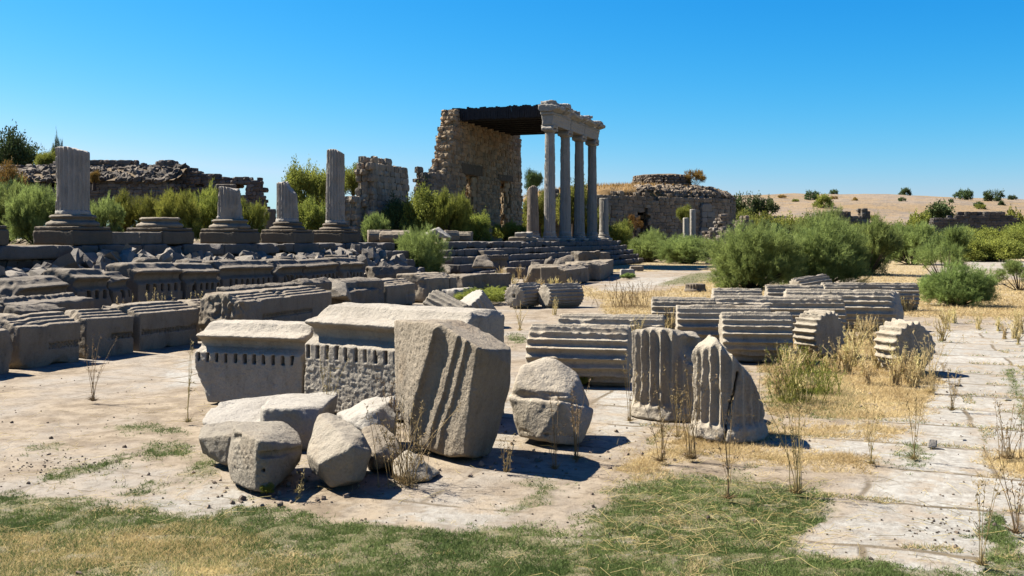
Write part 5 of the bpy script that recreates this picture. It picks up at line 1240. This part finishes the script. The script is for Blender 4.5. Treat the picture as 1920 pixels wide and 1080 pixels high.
for q, a in enumerate([
    ('dark feathery bush at the left edge behind the stone platform', -60, 70, 348, 34, T_, 'fea', 0, M_FEA), ('feathery green bush just left of the thickest column stump', 20, 125, 358, 31, T_, 'fea', 1, M_FEA),
    ('low olive bush touching the thickest column stump on its right', 165, 225, 378, 30, T_, 'fea', 2, M_FEA), ('bright green bush above the bare column base', 210, 300, 372, 34, T_, 'fea', 0, M_FEY),
    ('tall pale green feathery bush between the bare base and the short stump', 290, 375, 366, 33, T_, 'fea', 1, M_FEY), ('pale green bush behind the short pale topped stump', 350, 430, 364, 36, T_, 'fea', 2, M_FEY),
    ('yellow green bush right of the short pale topped stump', 440, 500, 384, 36, T_, 'fea', 0, M_FEY), ('yellowish bush between the slant topped stump and the slender stump', 552, 618, 380, 38, T_, 'leaf', 0, M_FEY),
    ('round leafy tree left of the slender stump', 540, 618, 316, 60, T_, 'leaf', 1, M_FEY), ('leafy tree rising between the slender stump and the free standing wall', 640, 684, 314, 60, T_, 'leaf', 0, M_FEY),
    ('small feathery bush at the foot of the free standing wall', 682, 728, 404, 44.5, T_, 'fea', 1, M_FEA), ('dark leafy bush in the shadow between the two rubble walls', 722, 800, 378, 47, T_, 'leaf', 1, M_OLV),
    ('green leafy bush before the low wall', 758, 842, 362, 46.5, T_, 'leaf', 0, M_FEY), ('feathery bush before the near doorway of the tall wall', 812, 882, 368, 46, T_, 'fea', 0, M_FEY),
    ('low yellow green bush below the doorways', 862, 920, 404, 47, T_, 'leaf', 1, M_FEY), ('low bush beneath the far doorway', 925, 985, 420, 58, T_, 'fea', 2, M_FEY),
    ('bushy green bush seen low between the brown stump and the first standing column', 985, 1036, 365, 72, 1.0, 'leaf', 0, M_FEY), ('green bush seen between the second and third standing columns', 1045, 1105, 350, 74, 1.0, 'leaf', 1, M_FEY),
    ('dark leafy mass low behind the first and second standing columns', 980, 1075, 378, 80, .8, 'leaf', 0, M_OLV), ('dark leafy mass low behind the third and fourth standing columns', 1050, 1140, 384, 82, .8, 'leaf', 1, M_OLV), ('leafy bush low behind the brownish stump', 955, 1030, 400, 74, .8, 'leaf', 1, M_FEY),
    ('dark low bushes behind the last standing column', 1090, 1140, 396, 76, .6, 'leaf', 0, M_FEY),
    ('feathery bush growing out of the gap in the platform steps', 742, 838, 436, 36.4, .0, 'fine', 0, M_FEA)]):
    bpx(*a, GSH, seed=q)
for q, (x0, x1, yt, Yd, z, lab) in enumerate([(-60, 60, 256, 82, 5.5, 'large dark rounded tree on top of the far left ruin'), (66, 104, 286, 78, 5.8, 'small yellowish bush on the far left ruin before the cypress')]):
    bpx(lab, x0, x1, yt, Yd, z, 'leaf', q, M_OLV if q == 0 else M_FEY, 'trees on the far left ruin', 'tree', 'tree', q)
bpx('narrow dark cypress rising just left of the thickest column stump', 97, 118, 266, 80, 5.4, 'fea', 2, M_OLV, 'trees on the far left ruin', 'cypress_tree', 'tree')
bpx('yellow orange shrub at the left edge below the far ruin', -40, 42, 316, 68, 3.2, 'leaf', 0, M_ORG, GSH); bpx('small rust coloured shrub right of the thickest stump on the ruin ledge', 168, 186, 322, 71, 5.0, 'leaf', 1, M_ORG, GSH)
bpx('dark dry shrub in the shade at the left edge of the ruin', -30, 40, 345, 60, 1.2, 'leaf', 1, M_OLV, GSH)
bpx('faraway umbrella topped pine left of the first standing column', 985, 1016, 322, 130, 5.0, 'leaf', 0, M_OLV, None, 'pine_tree', 'tree')
bpx('orange tinged bush growing beside the stone ring on the domed ruin', 1276, 1322, 320, 88, 5.9, 'open', 1, M_ORG, None)
bpx('small green bush clinging to the domed ruin wall beside the white shafts', 1270, 1296, 388, 79, 1.6, 'leaf', 0, M_FEY, None); bpx('tangled dark bush beside the domed ruin doorway', 1175, 1204, 404, 76.5, .2, 'open', 0, M_ORG, None)
for q, a in enumerate([
    ('large feathery tamarisk nearest on the right, left half', 1325, 1500, 432, 32.0, 0, 'fine', 0, M_FEA), ('large feathery tamarisk nearest on the right, right half', 1440, 1626, 424, 33.5, 0, 'fine', 1, M_FEA),
    ('feathery bush behind the top of the large tamarisk', 1490, 1600, 402, 46, 0, 'fine', 2, M_FEA), ('tall dark based tamarisk right of the large one', 1560, 1690, 420, 44, 0, 'fea', 0, M_FEA),
    ('soft grey green bush at the right end of the temple steps', 1168, 1262, 438, 69, 0, 'fine', 1, M_FEA), ('grey green bush below the white column shafts', 1235, 1345, 446, 64, 0, 'fine', 2, M_FEA), ('low bush left of the door of the domed ruin', 1138, 1185, 420, 74, 0, 'leaf', 0, M_FEY),
    ('open stemmed feathery bush in the middle of the right plain', 1716, 1826, 430, 36, 0, 'open', 0, M_FEA), ('low rounded feathery bush in front of the open stemmed one', 1732, 1856, 502, 24, 0, 'fine', 1, M_FEA),
    ('grey green bush cut by the right edge of the photo', 1862, 1960, 490, 31, 0, 'open', 0, M_FEA), ('mid green bush between the tamarisks and the open stemmed bush', 1660, 1760, 424, 62, 0, 'fea', 1, M_FEA),
    ('green bush behind the white column shafts, left of the masonry stubs', 1400, 1450, 420, 70, 0, 'fea', 0, M_FEA)]):
    bpx(*a, GR, seed=q)
rg = np.random.RandomState(17)
spots = [(1388, 392, 100), (1420, 400, 100), (1450, 396, 120), (1480, 398, 115), (1530, 400, 105), (1560, 412, 95), (1600, 416, 90), (1640, 410, 110), (1668, 414, 100), (1700, 412, 120), (1730, 420, 90), (1790, 424, 95),
         (1830, 420, 115), (1860, 418, 120), (1895, 414, 110), (1925, 410, 105), (1820, 432, 75), (1862, 436, 70), (1905, 430, 80), (1780, 412, 130), (1620, 424, 75)]
for q, (x, yt, Yd) in enumerate(spots):
    near = 'near the domed ruin' if x < 1500 else 'above the large tamarisk' if x < 1660 else 'left of the dark wall' if x < 1760 else 'below the dark wall'
    yt = yt + 12 + 6 * (q % 3 == 1)
    bpx('scrub bush of the far band %s, %s' % (near, ['low and olive', 'rounded and dark', 'broad and yellow green'][q % 3]), x - 42 - 10 * (q % 3), x + 42 + 10 * (q % 2), yt, Yd, 0, 'leaf', q % 2, [M_FEY, M_OLV, M_FEY][q % 3], 'scrub bushes in the far right band', seed=q)
hillb = [(1397, 366, 26, 240), (1437, 372, 22, 240), (1521, 375, 14, 290), (1563, 365, 8, 330), (1698, 364, 12, 330), (1806, 367, 16, 310), (1863, 369, 17, 300), (1899, 367, 8, 320), (1765, 386, 38, 215), (1835, 385, 9, 260), (1545, 374, 20, 260), (1722, 400, 22, 200), (1878, 386, 7, 270), (1900, 398, 26, 190)]
HILLX = np.random.RandomState(6)
for q in range(10):
    x = HILLX.uniform(1440, 1925); Yd = HILLX.uniform(200, 335); X = (x - 960) / F * Yd; gz = float(hillz(np.array([X]), np.array([Yd]))[0]) - .7
    bush('low scrub dotted on the dry hill slope', x, Yd, HILLX.uniform(.5, 1.4), HILLX.uniform(.7, 1.3), gz, 'far', q % 2, [M_OLV, M_FEY, M_ORG][q % 3], 'low scrub on the hill slope', seed=q)
hl = ['dark rounded shrub beside the top of the domed ruin', 'second dark shrub right of the domed ruin', 'shrub low on the slope above the large tamarisk', 'tiny shrub on the crest above the large tamarisk', 'small round shrub on the crest in the middle of the hill',
      'round shrub on the crest left of the darker pair', 'larger dark shrub on the hill crest', 'shrub farthest right on the crest', 'big dark spreading shrub at the left end of the dark wall', 'tiny shrub on the slope below the crest shrubs', 'yellowish shrub behind the broken pier',
      'olive shrub left of the long dark wall', 'tiny shrub on the slope at the right', 'olive shrub behind the right end of the dark wall']
for q, (x, yt, hw_, Yd) in enumerate(hillb):
    X = (x - 960) / F * Yd; zt = H - (yt - HY) / F * Yd; gz = float(hillz(np.array([X]), np.array([float(Yd)]))[0]) - .8
    h_ = max(min(hw_ * 1.25 / F * Yd, 6), 1.5); bush(hl[q], x, Yd, hw_ / F * Yd, max(zt - gz, h_) if zt - gz < h_ * 2 else h_, gz if zt - gz < h_ * 2 else zt - h_, 'far', q % 2, M_OLV if q not in (10, 11, 13) else M_FEY, GH, seed=q)

# ================================================================== DRY WEEDS
GW = 'dry weed clumps on the paving'
WD = [(175, 752, 9, .62, .22, 'tall dry weed clump standing in the shade edge left of the foreground pile', M_STK), (352, 792, 5, .68, .12, 'thin dry stalks left of the smaller dentil cornice block', M_STK),
      (612, 800, 7, .62, .12, 'dry stalks rising between the pale slab and the cornice blocks', M_STK), (760, 905, 34, .55, .26, 'thick dry weed tuft before the leaning block', M_STK), (735, 830, 9, .60, .2, 'sparse dry stalks against the left edge of the leaning block', M_STK),
      (1080, 862, 8, .55, .12, 'dry stalks in front of the round shouldered boulder', M_STK), (950, 885, 6, .25, .2, 'short dry sprigs in the shadow of the leaning block', M_STK), (1180, 790, 5, .7, .1, 'thin dry stalks left of the shorter upright fragment', M_STK),
      (1240, 865, 8, .6, .3, 'bending dry stalks before the two upright fragments', M_STK), (1296, 860, 12, .70, .16, 'dry stalk clump before the taller upright fragment', M_STK), (1366, 935, 5, .75, .1, 'single tall dry stalks rising from the green mat', M_STK),
      (1495, 925, 12, .70, .12, 'tall brown stalk clump at the right rim of the green mat', M_STK), (1635, 870, 5, .55, .08, 'thin upright dry stalks on the right paving', M_STK), (1715, 862, 4, .5, .15, 'leaning dry stalks right of the green tuft', M_STK),
      (1785, 770, 7, .45, .12, 'dry stalks near the lone drum shadow', M_STK), (1890, 860, 14, .42, .3, 'dry twiggy weeds at the right edge of the paving', M_STK), (1905, 1000, 6, .5, .2, 'dry stalks at the lower right edge', M_STK), (1840, 1060, 5, .5, .1, 'dry stalks at the lower right corner', M_STK),
      (1185, 575, 60, .62, .95, 'reddish dry bush of fine stems left of the drum cluster', M_STK), (975, 620, 8, .5, .16, 'dry stalks before the pair of drums', M_STR), (1040, 560 + 30, 10, .35, .3, 'short dry grass at the foot of the right drum of the pair', M_STR),
      (1190, 690, 12, .62, .18, 'dry grass tuft between the nearest drum and the shorter upright fragment', M_STR), (220, 630, 14, .6, .3, 'yellow weeds before the narrow dentil block', M_STR), (285, 640, 12, .8, .3, 'tall yellow weeds in front of the highest dentil block', M_STR),
      (380, 615, 44, .6, 1.2, 'spread of yellow weeds behind the long meander block', M_STR), (820, 575, 4, .4, .1, 'tiny stalks before the rough hacked block', M_STR), (1040, 880, 5, .5, .1, 'thin stalks in the middle paving', M_STK),
      (560, 935, 3, .18, .1, 'tiny dry sprigs at the front foot of the pile', M_STK), (1270, 820, 6, .55, .1, 'thin stalks between the upright fragments', M_STK), (1745, 735, 14, .62, .2, 'dry grass tuft at the right foot of the lone drum', M_STR)]
for q, (x, y, n, hh, sp_, lab, mt) in enumerate(WD):
    stalks(lab, x, y, n, hh, sp_, 500 + q, mt, group=GW, thick=.0025 if y > 700 else .005, lean=.16 if n < 20 else .3)
for q_, (x_, y_) in enumerate([(1478, 752), (1520, 735), (1500, 700)]):
    stalks('feathery light green weed among the dry grass right of the upright fragments', x_, y_, 46, .34, .42, 880 + q_, M_FEY, group='light green weeds in the dry grass', thick=.0035, lean=.3, leafy=900, name='green_weed', cat='green weed')
rg = np.random.RandomState(77)
G3 = 'tall dry grass tufts among the drums'
zones = [((1440, 640), (1640, 765), 18, .38), ((1580, 600), (1660, 700), 12, .42), ((1655, 700), (1750, 725), 12, .36), ((1240, 620), (1290, 650), 4, .5), ((1000, 535), (1100, 545), 8, .4), ((930, 520), (985, 540), 8, .5), ((1600, 575), (1720, 600), 12, .4), ((1760, 600), (1920, 650), 12, .35)]
qn = 0
for (a, b_, n, hh) in zones:
    for _ in range(n):
        x, y = rg.uniform(a[0], b_[0]), rg.uniform(a[1], b_[1])
        stalks({0: 'tuft of tall dry straw in the grass between the drums and the lone drum', 1: 'tuft of dry straw at the right rear of the cluster', 2: 'dry straw tuft at the foot of the lone drum', 3: 'dry straw tuft between two cluster drums', 4: 'dry straw tuft at the foot of the panelled row',
                5: 'dry straw tuft at the left end of the panelled row', 6: 'dry straw tuft behind the drum cluster', 7: 'dry straw tuft on the far right paving'}[zones.index((a, b_, n, hh))], x, y, rg.randint(9, 20), hh * rg.uniform(.6, 1.1), .22, 700 + qn, M_STR, group=G3, thick=.0035 + .0002 * gy(y), lean=.25); qn += 1
# little green plants
for q, (x, y, w, h_, lab) in enumerate([(1275, 640 + 80, .0, 0, ''), (1098, 722, .12, .22, 'small green weed between the nearest drum and the round shouldered boulder'), (905, 568, .6, .35, 'bright green grassy plant before the long plain block'),
                                  (948, 562, .4, .3, 'bright green grassy plant left of the drum pair'), (790, 560, .5, .3, 'green plant beside the square ended block'), (500, 925, .05, .06, 'tiny green sprig at the foot of the slotted block'), (1178, 522, .3, .2, 'green tuft before the lone pale block'), (1340, 812, .07, .1, 'small green sprig at the foot of the taller upright fragment')]):
    if lab: X, Yg = G(x, y); bush(lab, x, Yg, w, h_, 0, 'fea', q % 3, M_FEY if q < 6 else M_FEA, 'small green plants among the stones', 'green_weed', 'plant', seed=q)

# ================================================================== GRASS
def scatter(polys, n, seed, ymin, ymax, warp, fr, ms):
    rg = np.random.RandomState(seed); out = []
    tot = 0
    while tot < n:
        x = rg.uniform(-80, 2000, 60000); y = rg.uniform(ymin, ymax, 60000); Yd = gy(y); X = (x - 960) / F * Yd
        m = maskval(X, Yd, polys, warp, fr, ms, 1) > rg.uniform(.1, .9, len(x))
        dens = n2(X, Yd, 3.5, 40 + seed, 3); m &= dens > rg.uniform(-.9, .5, len(x))
        out.append(np.c_[X, Yd][m]); tot += m.sum()
        if tot == 0: break
    return np.concatenate(out)[:n]
def grass(name, label, polys, n, seed, hts, wd, mat, ymin=480, ymax=1120, warp=14, fr=2.2, ms=3, flat=.7, extra_pts=None):
    P = scatter(polys, n, seed, ymin, ymax, warp, fr, ms)
    if extra_pts is not None: P = np.r_[P, extra_pts]
    rg = np.random.RandomState(seed + 1); n = len(P)
    D = np.c_[rg.normal(size=(n, 2)) * flat, rg.uniform(.3, 1, n)]
    sc_ = np.clip(P[:, 1] / 8, .8, 3.0); ln = rg.uniform(*hts, n) * sc_ ** .6
    z = groundz(P[:, 0], P[:, 1]) - .002
    v, f, c = tri_cards(np.c_[P, z], D, ln, wd * sc_, rg, np.clip(.45 + .35 * n2(P[:, 0], P[:, 1], 2.5, 5) + rg.uniform(-.25, .25, n), 0, 1))
    return tag(link(name, mesh_np(name, v, [f], False, c), mat), label, 'grass', None, 'stuff')
# joint lines of the paving as tufts
rg = np.random.RandomState(6); JP = []
a_, b__ = N2, D2
for _ in range(60000):
    pass
    break
x = rg.uniform(1200, 1990, 260000); y = rg.uniform(600, 1110, 260000); Yd = gy(y); X = (x - 960) / F * Yd
u = X * a_[0] + Yd * a_[1]; w = X * b__[0] + Yd * b__[1]; rw = np.floor(w / .95)
dj = np.minimum(np.abs(np.mod(w + .475, .95) - .475), np.abs(np.mod(u + np.mod(rw, 2) * .85 + .85, 1.7) - .85))
keep = (dj < .05) & (n2(X, Yd, 1.4, 61, 3) > -.05)
JP = np.c_[X, Yd][keep][:16000]
grass('green_grass', 'low green mat of weeds across the foreground and in thin strips on the paving', GREEN, 240000, 1, (.012, .036), .0055, M_GRS, extra_pts=JP[:8000])
grass('straw_grass', 'dry golden grass on the plain and in the lower left corner', STRAW[1:], 150000, 2, (.02, .07), .0042, M_STR, warp=18, fr=1.6, ms=8, flat=.9, extra_pts=JP[8000:])
grass('yellow_grass', 'short yellowing grass mixed into the lower left corner', STRAW[:1], 60000, 5, (.012, .045), .0040, M_STR, warp=60, fr=1.2, ms=8, flat=.9)
# fine loose straw lying on mat and soil
rg = np.random.RandomState(21); n = 1920
x = np.r_[rg.uniform(1120, 1540, 420), rg.uniform(-60, 1980, 1500)]; y = np.r_[rg.uniform(890, 1030, 420), rg.uniform(720, 1110, 1500)]; Yd = gy(y); X = (x - 960) / F * Yd
keep = (n2(X, Yd, 1.1, 33, 3) > -.15) | (np.arange(n) < 420); X, Yd = X[keep], Yd[keep]; n = len(X)
an = rg.uniform(0, np.pi, n); ln = rg.uniform(.04, .22, n); P = np.c_[X, Yd, groundz(X, Yd) + rg.uniform(.004, .03, n)]; paths = []
for i in range(n):
    d = np.array([math.cos(an[i]), math.sin(an[i]), rg.normal() * .12]) * ln[i]; paths.append(np.stack([P[i], P[i] + d * .5 + rg.normal(size=3) * .014, P[i] + d]))
v, f = tubes(paths, [np.full(3, .0011)] * n, 3)
tag(link('straw_litter', mesh_np('straw_litter', v, [f], False, np.repeat(rg.uniform(0, .6, (n, 1)).repeat(3, 1), 9, 0)), M_STR), 'loose straw strewn over the ground', 'straw', None, 'stuff')
# pebbles and droppings
n = 900; x = np.r_[rg.uniform(-60, 1980, 750), rg.normal(1770, 50, 60), rg.normal(90, 60, 90)]; y = np.r_[rg.uniform(700, 1110, 750), rg.normal(980, 16, 60), rg.normal(865, 10, 90)]; Yd = gy(y); X = (x - 960) / F * Yd
s_ = rg.uniform(.0025, .0065, n); s_[:60] *= 2
k = rg.uniform(.15, .7, n); k[:600] = rg.uniform(.4, 1.1, 600); x2 = np.r_[rg.normal(560, 120, 90), rg.normal(1000, 160, 50), rg.normal(1300, 90, 50), rg.normal(1500, 120, 60)]; y2 = np.r_[rg.uniform(880, 945, 90), rg.uniform(820, 890, 50), rg.uniform(800, 850, 50), rg.uniform(690, 800, 60)]
Y2 = gy(y2); X = np.r_[X, (x2 - 960) / F * Y2]; Yd = np.r_[Yd, Y2]; s_ = np.r_[s_, rg.gamma(2, .003, 250) + .003]; k = np.r_[k, rg.uniform(.9, 1.5, 250)]; n = n + 250
T = np.stack([.6 * k, .5 * k, .42 * k], -1)
tag(link('pebbles', stones_mesh('pebbles', np.c_[X, Yd, groundz(X, Yd) + s_ * .4], np.stack([s_ * 1.2, s_, s_ * .8], -1), rand_rot(rg, n, .9), 9, .15, T), M_RUB), 'scatter of tiny pebbles and dark droppings on the ground', 'pebbles', None, 'stuff')
